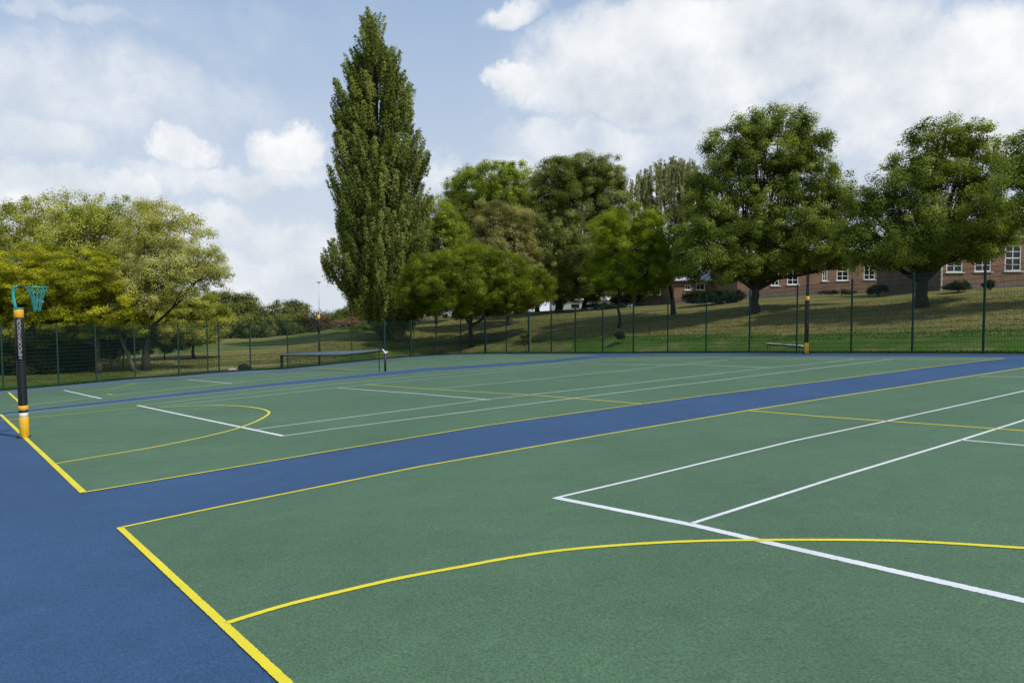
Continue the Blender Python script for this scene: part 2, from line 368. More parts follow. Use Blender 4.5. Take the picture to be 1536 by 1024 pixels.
def terrain(x, y):
    x = np.atleast_1d(np.asarray(x, float)); y = np.atleast_1d(np.asarray(y, float))
    dx, dy = x-_C2[0], y-_C2[1]; r = np.hypot(dx, dy); az = np.arctan2(dx, dy)
    az = (az - AZT[0]) % (2*math.pi) + AZT[0]
    i = np.clip((az-AZT[0])/.006, 0, len(AZT)-1.001); i0 = i.astype(int); fi = i-i0
    j = np.clip(np.interp(r, RR, np.arange(len(RR))), 0, len(RR)-1.001); j0 = j.astype(int); fj = j-j0
    z = (ZT[i0, j0]*(1-fi)*(1-fj) + ZT[i0+1, j0]*fi*(1-fj) + ZT[i0, j0+1]*(1-fi)*fj + ZT[i0+1, j0+1]*fi*fj)
    ins = inside(x, y); de = dist_edge(x, y); pz = plane(x, y)
    w = np.where(ins, 0, np.clip(de/2.5, 0, 1)); w = w*w*(3-2*w)
    z = z*w + (pz-.035)*(1-w); z = np.where(ins, np.where(de > .5, pz-.1, pz-.05), z)
    return z
def tz(x, y): return float(terrain(x, y)[0])
azg = np.concatenate([np.arange(_cols[0][0]-.02, _cols[-4][0]+.02, .0062), np.arange(_cols[-4][0]+.04, _cols[0][0]+2*math.pi-.03, .05)])
GX = _C2[0] + np.outer(np.sin(azg), RR[1:]); GY = _C2[1] + np.outer(np.cos(azg), RR[1:]); GZ = terrain(GX.ravel(), GY.ravel()).reshape(GX.shape)
na, nr = GX.shape
V = np.stack([GX, GY, GZ], -1).reshape(-1, 3); V = np.vstack([V, [[_C2[0], _C2[1], plane(*_C2)-.1]]])
fa = []
ii = np.arange(na)
for a_ in range(na):
    a2 = (a_+1) % na
    for j in range(nr-1): fa.append((a_*nr+j, a_*nr+j+1, a2*nr+j+1, a2*nr+j))
    fa.append((len(V)-1, a_*nr, a2*nr))
me = bpy.data.meshes.new('grass_ground'); me.from_pydata(V.tolist(), [], fa)
# how dry / sandy each place is (where the turf is worn), kept as attributes of the ground itself
px_u = 768 + F*((V[:, :2]-_C2)@CR[:2])/np.maximum(1e-3, (V[:, :2]-_C2)@FWD[:2]); rr_ = np.hypot(*(V[:, :2]-_C2).T)
front = ((V[:, :2]-_C2)@FWD[:2]) > 1
edge_r = np.interp(px_u, [c[0] for c in COLS], [c[1][0][0] for c in COLS])
past = rr_ - edge_r
def sm(x, a_, b_): t = np.clip((x-a_)/(b_-a_), 0, 1); return t*t*(3-2*t)
dry = np.where(px_u > 560, sm(past, 6.3, 8.0), 0)*.95
dry = np.where((px_u > 560) & (px_u <= 860), np.maximum(dry*.9, .75*(1-sm(np.abs(past-3.5), 0, 3))), dry)
dry = np.where(px_u > 1290, sm(past, 6.0+0*past, 8.5), dry)
left = 1-sm(px_u, 500, 600)
dryl = .95*sm(past, 9, 13)*(1-.6*sm(past, 26, 34)*(1-sm(past, 48, 60))) 
dry = dry*(1-left) + dryl*left
dry *= front
path = np.exp(-((past-(4.6+.004*(px_u-300)))/1.5)**2)*sm(px_u, 190, 260)*(1-sm(px_u, 440, 540))*front
for nm, arr in (('dry', dry), ('path', path)):
    at = me.attributes.new(nm, 'FLOAT', 'POINT'); at.data.foreach_set('value', arr.astype(np.float32))
for p_ in me.polygons: p_.use_smooth = True
ground = bpy.data.objects.new('grass_ground', me); COL.objects.link(ground); tag(ground, kind='structure')
m, nt, b = mat('turf'); v = objcoord(nt)
g1 = noise(nt, v, .55, 6, .65); g2 = noise(nt, v, 9, 5, .75); 
vs = objcoord(nt, (.25, 1.0, 1.0)); g3 = noise(nt, vs, .5, 4)
dn = N(nt, 'ShaderNodeAttribute', attribute_name='dry'); pn = N(nt, 'ShaderNodeAttribute', attribute_name='path')
gr = ramp(nt, g2, [(.3, (.032, .080, .008)), (.55, (.062, .134, .013)), (.75, (.105, .175, .026))])
br = ramp(nt, g2, [(.3, (.115, .110, .030)), (.55, (.215, .200, .062)), (.75, (.32, .285, .105))])
sa = ramp(nt, g2, [(.3, (.26, .20, .11)), (.7, (.42, .33, .20))])
ad = N(nt, 'ShaderNodeMath', operation='MULTIPLY_ADD'); nt.links.new(g1, ad.inputs[0]); ad.inputs[1].default_value = 1.9; ad.inputs[2].default_value = -.95
a2 = N(nt, 'ShaderNodeMath', operation='ADD', use_clamp=True); nt.links.new(ad.outputs[0], a2.inputs[0]); nt.links.new(dn.outputs['Fac'], a2.inputs[1])
a3 = N(nt, 'ShaderNodeMath', operation='MULTIPLY_ADD'); nt.links.new(g1, a3.inputs[0]); a3.inputs[1].default_value = 1.2; a3.inputs[2].default_value = -.6
a4 = N(nt, 'ShaderNodeMath', operation='ADD', use_clamp=True); nt.links.new(a3.outputs[0], a4.inputs[0]); nt.links.new(pn.outputs['Fac'], a4.inputs[1])
c = mixc(nt, a2.outputs[0], gr, br); c = mixc(nt, a4.outputs[0], c, sa)
c = mixc(nt, 1.0, c, ramp(nt, g3, [(.3, (.8, .8, .8)), (.7, (1.15, 1.15, 1.15))]), 'MULTIPLY')
nt.links.new(c, b.inputs['Base Color']); b.inputs['Roughness'].default_value = .95; b.inputs['Specular IOR Level'].default_value = .1
bump(nt, b, g2, .9, .12); me.materials.append(m)

# ------------------------------------------------------------------ grass blades along the court edge and over the near bank
_rg = np.random.default_rng(5); _E = np.array(EDGE + [(10.0, EDGE[-1][1]-1.4)]); _sl = np.hypot(*np.diff(_E, axis=0).T); _cs = np.concatenate([[0], np.cumsum(_sl)])
nb = 90000; t_ = _rg.uniform(0, _cs[-1], nb); ox = np.interp(t_, _cs, _E[:, 0]); oy = np.interp(t_, _cs, _E[:, 1]); od = np.stack([ox, oy], 1) - _C2; od /= np.linalg.norm(od, axis=1, keepdims=True)
off_ = np.where(_rg.uniform(size=nb) < .35, _rg.uniform(.02, .5, nb), _rg.uniform(.3, 1, nb)**1.3*22); gx, gy = ox + od[:, 0]*off_, oy + od[:, 1]*off_; gz = terrain(gx, gy)
hh_ = np.where(off_ < .5, _rg.uniform(.05, .17, nb), _rg.uniform(.03, .09, nb)); an_ = _rg.uniform(0, 2*math.pi, nb); wd = _rg.uniform(.015, .05, nb)
vv_ = np.empty((nb, 3, 3)); vv_[:, 0] = np.stack([gx-np.cos(an_)*wd, gy-np.sin(an_)*wd, gz-.01], 1); vv_[:, 1] = np.stack([gx+np.cos(an_)*wd, gy+np.sin(an_)*wd, gz-.01], 1); vv_[:, 2] = np.stack([gx+_rg.normal(size=nb)*.03, gy+_rg.normal(size=nb)*.03, gz+hh_], 1)
gm = bpy.data.meshes.new('grass_tufts'); gm.vertices.add(nb*3); gm.vertices.foreach_set('co', vv_.astype(np.float32).ravel()); gm.loops.add(nb*3); gm.loops.foreach_set('vertex_index', np.arange(nb*3, dtype=np.int32)); gm.polygons.add(nb)
gm.polygons.foreach_set('loop_start', np.arange(0, nb*3, 3, dtype=np.int32)); gm.polygons.foreach_set('loop_total', np.full(nb, 3, np.int32)); at_ = gm.attributes.new('tint', 'FLOAT', 'FACE')
_pu = 768 + F*((np.stack([gx, gy], 1)-_C2)@CR[:2])/np.maximum(1e-3, (np.stack([gx, gy], 1)-_C2)@FWD[:2]); at_.data.foreach_set('value', np.clip(.15 + .7*((off_ > 6.8) | (_pu < 500) & (off_ > 3)) + _rg.normal(size=nb)*.15, 0, 1).astype(np.float32)); gm.update(calc_edges=True)
go_ = bpy.data.objects.new('grass_tufts', gm); COL.objects.link(go_); tag(go_, 'short rough grass growing over the bank and along the court edge', 'grass', kind='stuff')
gm.materials.append(leaf_mat('grass_blades', (.030, .075, .006), (.075, .10, .018), (.19, .165, .055), .3, k=1.0))

# ------------------------------------------------------------------ foliage
RNG = np.random.default_rng(11)
def unit(a): return a/np.maximum(1e-9, np.linalg.norm(a, axis=-1, keepdims=True))
def leaf_mesh(name, cen, rad, per, size, mats, ccen, parent, tintc=None, droop=0.0, up=.55, squash=.8, vert=0.0, obj_tag=None, split=True):
    """leaf cards gathered in clumps through the crown volume"""
    rng = RNG; n = len(cen); per = per*1.75; size = size*.78; cnt = np.maximum(3, (per*rng.uniform(.45, 1.55, n)*np.clip(rad/np.median(rad), .3, 1.5)**1.7)).astype(int); idx = np.repeat(np.arange(n), cnt); T = len(idx)
    d = unit(rng.normal(size=(T, 3))); r = rng.uniform(0, 1, T)**.5
    off = d*r[:, None]*rad[idx][:, None]; off[:, 2] *= squash
    if vert:                                             # upswept sprays, thin at the tip
        ow = cen[idx] - ccen; ow[:, 2] = 0; ax = unit(unit(ow)*.42 + np.array([0, 0, 1.0])); s_ = rng.uniform(-.8, 1.5, T)
        off = off*(.74*(1 - .55*np.clip(s_, 0, 1.5)/1.5))[:, None] + ax*(s_*rad[idx]*vert*1.5)[:, None]
    p = cen[idx] + off
    outw = unit(p - ccen)
    nrm = unit(outw*.45 + d*.75 + np.array([0, 0, up]) + rng.normal(size=(T, 3))*.38)
    t = unit(np.cross(nrm, rng.normal(size=(T, 3)))); 
    if droop: t = unit(t*(1-droop) + np.array([0, 0, -1.0])*droop); nrm = unit(nrm - t*np.sum(nrm*t, 1, keepdims=True))
    bt = np.cross(nrm, t); L = size*rng.uniform(.6, 1.4, T)[:, None]; W = L*rng.uniform(.42, .7, T)[:, None]*(1-.5*droop)
    if droop: L = L*(1+droop*1.5)
    v = np.empty((T, 4, 3)); v[:, 0] = p - t*L*.5; v[:, 1] = p + bt*W*.5 + nrm*L*.06; v[:, 2] = p + t*L*.5; v[:, 3] = p - bt*W*.5 + nrm*L*.06
    me = bpy.data.meshes.new(name); me.vertices.add(T*4); me.vertices.foreach_set('co', v.astype(np.float32).ravel())
    me.loops.add(T*4); me.loops.foreach_set('vertex_index', np.arange(T*4, dtype=np.int32))
    me.polygons.add(T); me.polygons.foreach_set('loop_start', np.arange(0, T*4, 4, dtype=np.int32)); me.polygons.foreach_set('loop_total', np.full(T, 4, np.int32))
    ct = rng.uniform(0, 1, n) if tintc is None else tintc
    tint = np.clip(.5 + (ct[idx]-.5)*.95 + rng.normal(size=T)*.10, 0, 1)
    at = me.attributes.new('tint', 'FLOAT', 'FACE'); at.data.foreach_set('value', tint.astype(np.float32))
    me.materials.append(mats); me.update(calc_edges=True)
    o = bpy.data.objects.new(name, me); COL.objects.link(o); o.parent = parent
    return o

def lobes_world(lobes, d0, spread=.25, u0=None):
    """(u, v, ru, rv[, dd]) -> centre, radii in metres; each lobe is as deep as it is wide"""
    out = []
    for i, L in enumerate(lobes):
        u, v, ru, rv = L[:4]; r = raydir(u, v); hz = math.hypot(r[0], r[1])
        dp = (L[4] if len(L) > 4 else RNG.uniform(-spread, spread)*2.0)
        # keep depth (not range) constant over the crown
        dep = DEPTH0 + dp; s = dep; c = CAM + r*s
        k = dep/F; out.append((c, np.array([ru*k, ru*k*.9, rv*k])*GROW))
    return out
GROW = 1.12
RZ = np.array([[math.cos(0), 0, 0]])
def make_tree(name, u, d, lobes, leafkind, label, group=None, cat='tree', bark=None, trunk_r=.22, per=150, size=.17, clump=.62, dens=1.0,
              n_limb=None, trunk=True, fork=.35, lean=0.0, spread=.5, inner=.3, droop=0.0, up=.55, vert=0.0, tbase=None, extra=None, twigs=90, keep=None, part='crown', squash=.75):
    global DEPTH0
    p0 = ray(u, 470, d); z0 = tz(p0[0], p0[1]); base = np.array([p0[0], p0[1], z0 - .06]); DEPTH0 = depth((p0[0], p0[1], z0))
    root = empty(name, base); tag(root, label, cat, group)
    LW = lobes_world(lobes, d, spread)
    cs = []; rs = []; li = []
    vr = unit(np.array([FWD[0], FWD[1], 0])); rr3 = np.array([CR[0], CR[1], 0])
    for k, (c, r) in enumerate(LW):
        vol = r[0]*r[1]*r[2]; area = (r[0]*r[1] + r[0]*r[2] + r[1]*r[2])*4.19
        n = int(dens*area/(clump**2)*.74) + 3
        dd = unit(RNG.normal(size=(n, 3))); q = np.where(RNG.uniform(size=n) < inner, RNG.uniform(.15, .75, n), RNG.uniform(.78, 1.0, n))
        spr = RNG.uniform(size=n) < .16; q = np.where(spr, RNG.uniform(1.0, 1.11, n), q); loc = dd*q[:, None]
        P = c + rr3*(loc[:, :1]*r[0]) + vr*(loc[:, 1:2]*r[1]) + np.array([0, 0, 1])*(loc[:, 2:3]*r[2])
        cs.append(P); rs.append(clump*np.where(spr, RNG.uniform(.4, .75, n), RNG.uniform(.55, 1.3, n))); li += [k]*n
    cs = np.vstack(cs); rs = np.concatenate(rs); li = np.array(li)
    allc = np.mean([c for c, r in LW], 0)
    # thin out clumps buried well inside another lobe
    bur = np.zeros(len(cs), bool)
    for k, (c, r) in enumerate(LW):
        e = cs - c; q = (e@rr3/r[0])**2 + (e@vr/r[1])**2 + (e[:, 2]/r[2])**2; bur |= (q < .35) & (li != k)
    kp = ~bur | (RNG.uniform(size=len(cs)) < .35); kp &= cs[:, 2] > z0 + .3
    cs, rs, li = cs[kp], rs[kp], li[kp]
    if extra is not None: cs, rs, li = extra(cs, rs, li)
    cen_rel = cs - base
    leaf_mesh(part, cen_rel, rs, per, size, LM[leafkind], (allc-base) - np.array([0, 0, .3]), root, droop=droop, up=up, vert=vert, squash=squash)
    # trunk, limbs and twigs
    b = MB()
    if trunk:
        lowest = min(c[2]-r[2] for c, r in LW); H = max(c[2]+r[2] for c, r in LW) - base[2]
        fz = max(.8, (lowest - base[2]) + fork*(allc[2]-lowest))
        ln = CR[:2]*lean
        top = np.array([ln[0]*fz, ln[1]*fz, fz]); pts = []; rad = []
        for i in range(7):
            t = i/6; w = (RNG.normal(size=2)*.05*fz*.4 if 0 < i < 6 else np.zeros(2))
            pts.append((top[0]*t+w[0], top[1]*t+w[1], fz*t)); rad.append(trunk_r*(1.3 if i == 0 else 1.08 if i == 1 else 1 - .35*t))
        b.tube(pts, rad, 9)
        if H > 9: ends = LW
        else: ends = LW
        for k, (c, r) in enumerate(ends):
            e = (c-base) + np.array([0, 0, r[2]*.25]); s = np.array(pts[3 + (k % 4)]) if k else np.array(pts[-1]);
            s = np.array(pts[-1]) if k % 2 == 0 else np.array(pts[4]); mid = (s+e)/2 + np.array([*RNG.normal(size=2)*.3, -.10*np.linalg.norm(e-s)])
            r0 = trunk_r*RNG.uniform(.38, .6); qs = [s*(1-t)**2 + 2*mid*t*(1-t) + e*t*t for t in np.linspace(0, 1, 6)]
            b.tube(qs, [r0*(1-t*.82) for t in np.linspace(0, 1, 6)], 6)
            ids = np.where(li == k)[0]; RNG.shuffle(ids)
            for j in ids[:max(4, int(twigs/len(ends)))]:
                t = RNG.uniform(.35, .95); s2 = s*(1-t)**2 + 2*mid*t*(1-t) + e*t*t; e2 = cs[j]-base; m2 = (s2+e2)/2 + np.array([0, 0, RNG.uniform(-.1, .25)*np.linalg.norm(e2-s2)])
                rt = r0*(1-t*.8)*.45; b.tube([s2*(1-x)**2 + 2*m2*x*(1-x) + e2*x*x for x in (0, .35, .7, 1)], [rt, rt*.7, rt*.45, .012], 4, False)
        b.build('trunk', bark or M_BARKD, root, True)
    return root

G_W = 'broadleaf trees on the grass bank'
# --- poplar (tall column of upswept clumps) -------------------------------------------------
pl = []
prof = [(22,-5,4,8),(40,-3,13,20),(70,-3,24,24),(100,-5,38,26),(135,-4,48,30),(170,-2,54,32),(205,0,58,34),(240,3,60,34),(275,6,64,36),(312,8,67,38),(350,7,68,40),(388,4,70,38),(425,10,64,36),(455,16,56,26),(478,18,40,16)]
for v_, off, hw, hh in prof:
    c0 = 565.5 + off; v_ = v_ + 12 - 12*v_/455
    hw = hw*1.04 if hw >= 16 else hw
    if hw < 16: pl.append((c0, v_, hw, hh, 0)); continue
    for s_ in (-1, 1):
        q_ = RNG.uniform(.86, 1.12); pl.append((c0 + s_*hw*.50*q_, v_ + RNG.uniform(-9, 9) + (8 if s_ > 0 and v_ < 120 else 0), hw*.47*q_, hh*RNG.uniform(.75, 1.0), RNG.uniform(-1.2, 1.2)))
    pl.append((c0 + RNG.uniform(-4, 4), v_ + 10, hw*.45, hh, 2.0)); pl.append((c0, v_ + 4, hw*.40, hh*.8, -1.6 if v_ > 230 else 2.6))
def pop_extra(cs, rs, li):
    rel = cs - CAM; dep = rel@FWD; uu = 768 + F*(rel@CR)/dep; vv = 512 - F*(rel@CU)/dep
    gap = (np.abs(uu - 566 - (vv-80)*.01) < (3 + 7*np.clip((vv-70)/50, 0, 1)*np.clip((245-vv)/60, 0, 1))*RNG.uniform(.2, 1.0, len(cs))) & (vv > 78) & (vv < 236) & (dep < DEPTH0 + 60)
    return cs[~gap], rs[~gap], li[~gap]
pop = make_tree('poplar_tree', 572, 76, pl, 'poplar', 'very tall narrow poplar towering over every other tree', cat='tree', trunk_r=.42, per=88, size=.24, clump=.66, dens=.84, fork=.0, spread=.2, inner=.22, vert=.95, up=.3, twigs=10, extra=pop_extra)
b = MB(); base = np.array(pop.location)
for k in range(16):                                      # the upright leader stems that show in the crown's central gap
    v1 = RNG.uniform(60, 300); du = RNG.uniform(-34, 34)*min(1, (v1+20)/200)
    e = CAM + raydir(562+du, v1)*DEPTH0 + vr_ if False else CAM + raydir(563+du, v1)*DEPTH0
    s = np.array([base[0]+RNG.uniform(-.3, .3), base[1]+RNG.uniform(-.3, .3), base[2]+1.5+RNG.uniform(0, 14)]) ; s[2] = min(s[2], e[2]-4)
    mid = (s*np.array([.65, .65, .5]) + e*np.array([.35, .35, .5]))
    b.tube([(s*(1-t)**2 + 2*mid*t*(1-t) + e*t*t)-base for t in np.linspace(0, 1, 7)], [.10*(1-.8*t) for t in np.linspace(0, 1, 7)], 5)
b.build('leader_stem', M_BARKD, pop, True)

# --- left group -----------------------------------------------------------------------------
GL = 'trees massed at the left behind the side fence'
make_tree('broadleaf_tree', 92, 66, [(60,345,62,42),(20,370,55,52),(110,335,55,42),(150,350,55,48),(190,340,42,40),(185,385,55,45),(90,400,80,60),(-30,380,60,70),(145,430,70,45),(-30,440,60,50)],
  'olive', 'large olive green tree with broad rounded crown behind the yellow one', GL, trunk_r=.34, per=100, size=.17, clump=.8, dens=.8, bark=M_BARK, inner=.35)
make_tree('maple_tree', 145, 55.5, [(60,405,60,32),(120,415,55,34),(20,420,50,34),(95,445,70,34),(150,455,52,34),(40,462,60,28),(110,478,64,26),(-20,440,50,40),(180,482,34,22),(60,492,60,26)],
  'yellow', 'golden yellow leaved tree nearest the left fence', GL, trunk_r=.17, per=120, size=.14, clump=.62, dens=.8, squash=.45, bark=M_BARK, inner=.3, up=.9)
make_tree('broadleaf_tree', 217, 56.5, [(238,345,50,42),(270,370,50,44),(300,400,42,30),(225,390,50,42),(215,425,50,34),(256,422,42,32),(200,455,40,26),(318,392,20,22)],
  'pale', 'airy pale green tree with open crown and visible boughs right of the yellow one', GL, trunk_r=.27, per=85, size=.145, clump=.62, dens=.72, twigs=190, bark=M_BARKD, inner=.35, fork=.2)
make_tree('broadleaf_tree', 288, 70, [(285,462,40,28),(315,478,28,20),(255,475,36,30),(275,495,50,20),(235,490,36,26),(305,500,34,13)],
  'olive', 'low yellowish green tree just right of the pale open crowned tree', GL, trunk_r=.14, per=130, size=.15, clump=.6, dens=1.0)
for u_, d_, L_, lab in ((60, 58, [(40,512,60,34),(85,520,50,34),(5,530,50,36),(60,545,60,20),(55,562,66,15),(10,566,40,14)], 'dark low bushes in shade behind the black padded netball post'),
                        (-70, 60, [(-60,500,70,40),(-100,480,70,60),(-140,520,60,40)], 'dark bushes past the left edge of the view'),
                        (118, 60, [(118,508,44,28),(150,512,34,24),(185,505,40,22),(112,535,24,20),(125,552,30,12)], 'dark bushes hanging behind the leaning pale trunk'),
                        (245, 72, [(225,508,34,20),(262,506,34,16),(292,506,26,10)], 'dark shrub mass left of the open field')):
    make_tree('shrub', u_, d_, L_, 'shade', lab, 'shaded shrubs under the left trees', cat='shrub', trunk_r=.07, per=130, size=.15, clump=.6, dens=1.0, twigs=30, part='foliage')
b0 = ray(200, 470, 56); tb = empty('tree_trunk', (b0[0], b0[1], tz(b0[0], b0[1])-.05)); bb = MB()
bb.tube([(0,0,0), tuple(CR*-.5+np.array([0,0,1.2])), tuple(CR*-1.0+np.array([0,0,2.6])), tuple(CR*-1.15+np.array([0,0,4.2]))], [.17,.12,.11,.07], 8); bb.tube([tuple(CR*-.75+np.array([0,0,1.9])), tuple(CR*-.2+np.array([0,0,3.2])), tuple(CR*.1+np.array([0,0,4.6]))], [.07,.06,.04], 6)
bb.build('trunk', M_BARKL, tb, True); tag(tb, 'pale leaning bare trunk between two posts of the left fence', 'tree trunk')
for u_, dd_ in ((166, 58), (182, 60)):
    b0 = ray(u_, 470, dd_); s_ = empty('sapling', (b0[0], b0[1], tz(b0[0], b0[1])-.05)); bb = MB()
    sg = 1 if u_ == 166 else -.6
    bb.tube([(0,0,0), tuple(CR*-.2*sg+np.array([0,0,1.5])), tuple(CR*-.55*sg+np.array([0,0,3.6]))], [.06,.05,.03], 6); bb.build('stem', M_BARKL, s_, True)
    cen = np.array([CR*-.5*sg + np.array([RNG.normal()*.4, RNG.normal()*.4, 3.4+RNG.normal()*.3]) for _ in range(14)])
    leaf_mesh('foliage', cen, np.full(14, .4), 50, .12, LM['shade'], np.array([0,0,3.0]), s_)
    tag(s_, 'thin pale sapling leaning %s beside the bare leaning trunk' % ('left' if sg > 0 else 'right'), 'sapling')

# --- far trees beyond the field --------------------------------------------------------------
GF = 'distant trees beyond the field'
for nm, u_, d_, L_, k_, lab in (
  ('broadleaf_tree', 345, 132, [(335,466,36,26),(355,466,30,26),(382,480,20,22),(350,488,52,22),(380,495,24,14)], 'far', 'distant dark domed tree at left end of the far tree line'),
  ('broadleaf_tree', 432, 138, [(422,476,20,22),(443,474,18,20),(432,490,34,20)], 'far', 'distant rounded green tree in middle of the far tree line'),
  ('broadleaf_tree', 478, 134, [(470,482,14,16),(486,484,12,14),(478,492,18,12)], 'brown', 'distant thin brownish tree beside the lamp mast'),
  ('broadleaf_tree', 512, 150, [(503,480,18,13),(522,476,18,14),(545,470,22,20),(515,486,30,12)], 'far', 'distant low green trees tucked in left of the poplar foot'),
  ('broadleaf_tree', 400, 170, [(398,490,26,14),(412,492,22,12),(455,492,22,12)], 'far', 'small distant tree in the dip between two rounded ones'),
  ('broadleaf_tree', 300, 150, [(290,480,40,30),(255,480,40,34)], 'far', 'distant dark tree mostly hidden by the left group'),
  ('broadleaf_tree', -200, 120, [(-230,440,90,70),(-140,450,60,60)], 'far', 'distant tree past the left edge of the view')):
    make_tree(nm, u_, d_, L_, k_, lab, GF, trunk_r=.3, per=90 if k_ != 'brown' else 45, size=.34, clump=1.2, dens=1.15, twigs=20)
pk = make_tree('flowering_shrub', 530, 96, [(512,488,14,6),(532,485,16,7),(552,483,14,8)], 'pink', 'pinkish flowering shrub left of the poplar foot', cat='shrub', trunk_r=.05, per=70, size=.2, clump=.5, dens=1.0, twigs=10, part='foliage')
make_tree('shrub', 545, 88, [(530,496,24,7),(560,494,24,9),(590,488,26,12)], 'dark', 'dark bush at the foot of the poplar', 'shrubs on the bank', cat='shrub', trunk_r=.06, per=110, size=.2, clump=.6, dens=.8, twigs=12, part='foliage')

# --- centre trees ---------------------------------------------------------------------------
make_tree('broadleaf_tree', 655, 90, [(655,335,24,38),(672,360,26,40),(645,385,26,40),(662,415,34,34),(640,440,30,26)],
  'lime', 'narrow green tree squeezed against the right side of the poplar', G_W, trunk_r=.22, per=115, size=.2, clump=.8, dens=1.05)
make_tree('broadleaf_tree', 742, 96, [(735,280,44,32),(778,294,34,44),(700,298,34,38),(690,330,28,36),(745,330,55,45),(790,340,22,50),(700,355,30,40),(760,395,50,50)],
  'lime', 'rounded green tree behind the tan one right of the poplar', G_W, trunk_r=.4, per=125, size=.22, clump=.9, dens=1.15)
make_tree('broadleaf_tree', 763, 78, [(765,345,32,36),(732,330,26,30),(782,380,24,36),(745,375,40,36),(765,415,42,32)],
  'tan', 'grey green willowy tree in front of the rounded green one', G_W, trunk_r=.34, per=110, size=.17, clump=.7, dens=.85, droop=.3, bark=M_BARK, fork=.1)
make_tree('broadleaf_tree', 707, 68, [(702,398,48,30),(662,415,50,34),(748,412,50,32),(705,430,84,32),(632,440,38,28),(785,432,44,30),(680,458,60,16),(750,455,50,16)],
  'deep', 'low spreading deep green tree with forked trunk near the fence', G_W, trunk_r=.26, per=130, size=.14, clump=.62, dens=.95, bark=M_BARKD, fork=.05, inner=.35)
make_tree('broadleaf_tree', 838, 86, [(840,262,32,24),(875,262,38,26),(908,268,28,30),(825,300,32,44),(875,310,58,50),(915,310,28,44),(850,370,62,52),(905,365,40,48),(830,415,44,34),(885,415,50,34),(818,350,28,44)],
  'darkolive', 'big dull olive tree with dark thick trunk in middle of the bank', G_W, trunk_r=.48, per=130, size=.19, clump=.85, dens=.95, fork=.1, droop=.25)
make_tree('broadleaf_tree', 876, 92, [(875,425,34,22),(900,430,30,20),(850,432,24,18)],
  'dark', 'small dark tree with leaning trunk just right of the thick olive one', G_W, trunk_r=.36, per=100, size=.2, clump=.7, dens=.8, lean=.12)
make_tree('broadleaf_tree', 806, 98, [(800,425,34,22),(780,435,30,18),(825,432,22,16)],
  'dark', 'small dark tree with tilted trunk left of the thick olive one', G_W, trunk_r=.32, per=100, size=.2, clump=.7, dens=.8, lean=.14)
make_tree('broadleaf_tree', 928, 60, [(955,335,34,26),(920,350,30,30),(985,360,28,30),(945,375,52,34),(915,400,34,26),(985,400,32,26),(950,415,60,20)],
  'bright', 'bright fresh green round tree left of the brick annex', G_W, trunk_r=.13, per=135, size=.13, clump=.56, dens=.95, inner=.35, up=.7, fork=.1)
make_tree('broadleaf_tree', 980, 92, [(975,425,22,20),(990,418,18,22),(962,432,16,14)],
  'mid', 'thin young tree standing under the bright green crown', G_W, trunk_r=.14, per=60, size=.17, clump=.55, dens=.7)
# weeping birch: hanging curtains
def birch_extra(cs, rs, li):
    """fine hanging strands gathered in curtains, sky showing between them"""
    pts = []
    for k in range(20):
        x_ = (k+RNG.uniform(0, 1))/20; uc = 948 + 110*x_; vt = 236 + 70*abs(x_-.58)**1.7 + RNG.uniform(-5, 12)
        for q in range(RNG.integers(9, 20)):
            u_ = uc + RNG.normal()*2.4; v0 = vt + abs(RNG.normal())*70*RNG.uniform(0, 1); ln_ = RNG.uniform(16, 62); dp = RNG.normal()*1.6; bend = (x_-.5)*9 + RNG.normal()*2.5
            for t in np.arange(0, 1, 3.0/ln_):
                vv = v0 + t*ln_
                if vv < 400: pts.append(CAM + raydir(u_ + bend*t*t, vv)*(DEPTH0+dp))
    P = np.array(pts); cs = np.repeat(cs, 9, 0) + RNG.normal(size=(len(cs)*9, 3))*.2; rs = np.full(len(cs), .2); li = np.repeat(li, 9)
    return np.vstack([P, cs]), np.concatenate([np.full(len(P), .11), rs]), np.concatenate([RNG.integers(0, li.max()+1, len(P)), li])
make_tree('birch_tree', 1010, 64, [(985,372,24,18,1),(1030,365,24,24,1.5),(1005,395,30,20,0),(972,290,16,22,0),(1008,268,26,24,0),(1042,280,16,26,0),(1020,320,30,24,0)], 'birch', 'weeping birch with hanging strands and sky showing through', G_W,
    trunk_r=.2, per=4.2, size=.16, clump=.42, dens=.34, droop=.6, twigs=130, lean=-.12, fork=.35, inner=.7, extra=birch_extra)
make_tree('shrub', 945, 86, [(945,443,22,14),(930,450,14,9),(958,450,10,8)], 'shade', 'rounded dark bush below the bright green crown', 'shrubs on the bank', cat='shrub', trunk_r=.08, per=120, size=.18, clump=.55, dens=1.0, twigs=14, part='foliage')

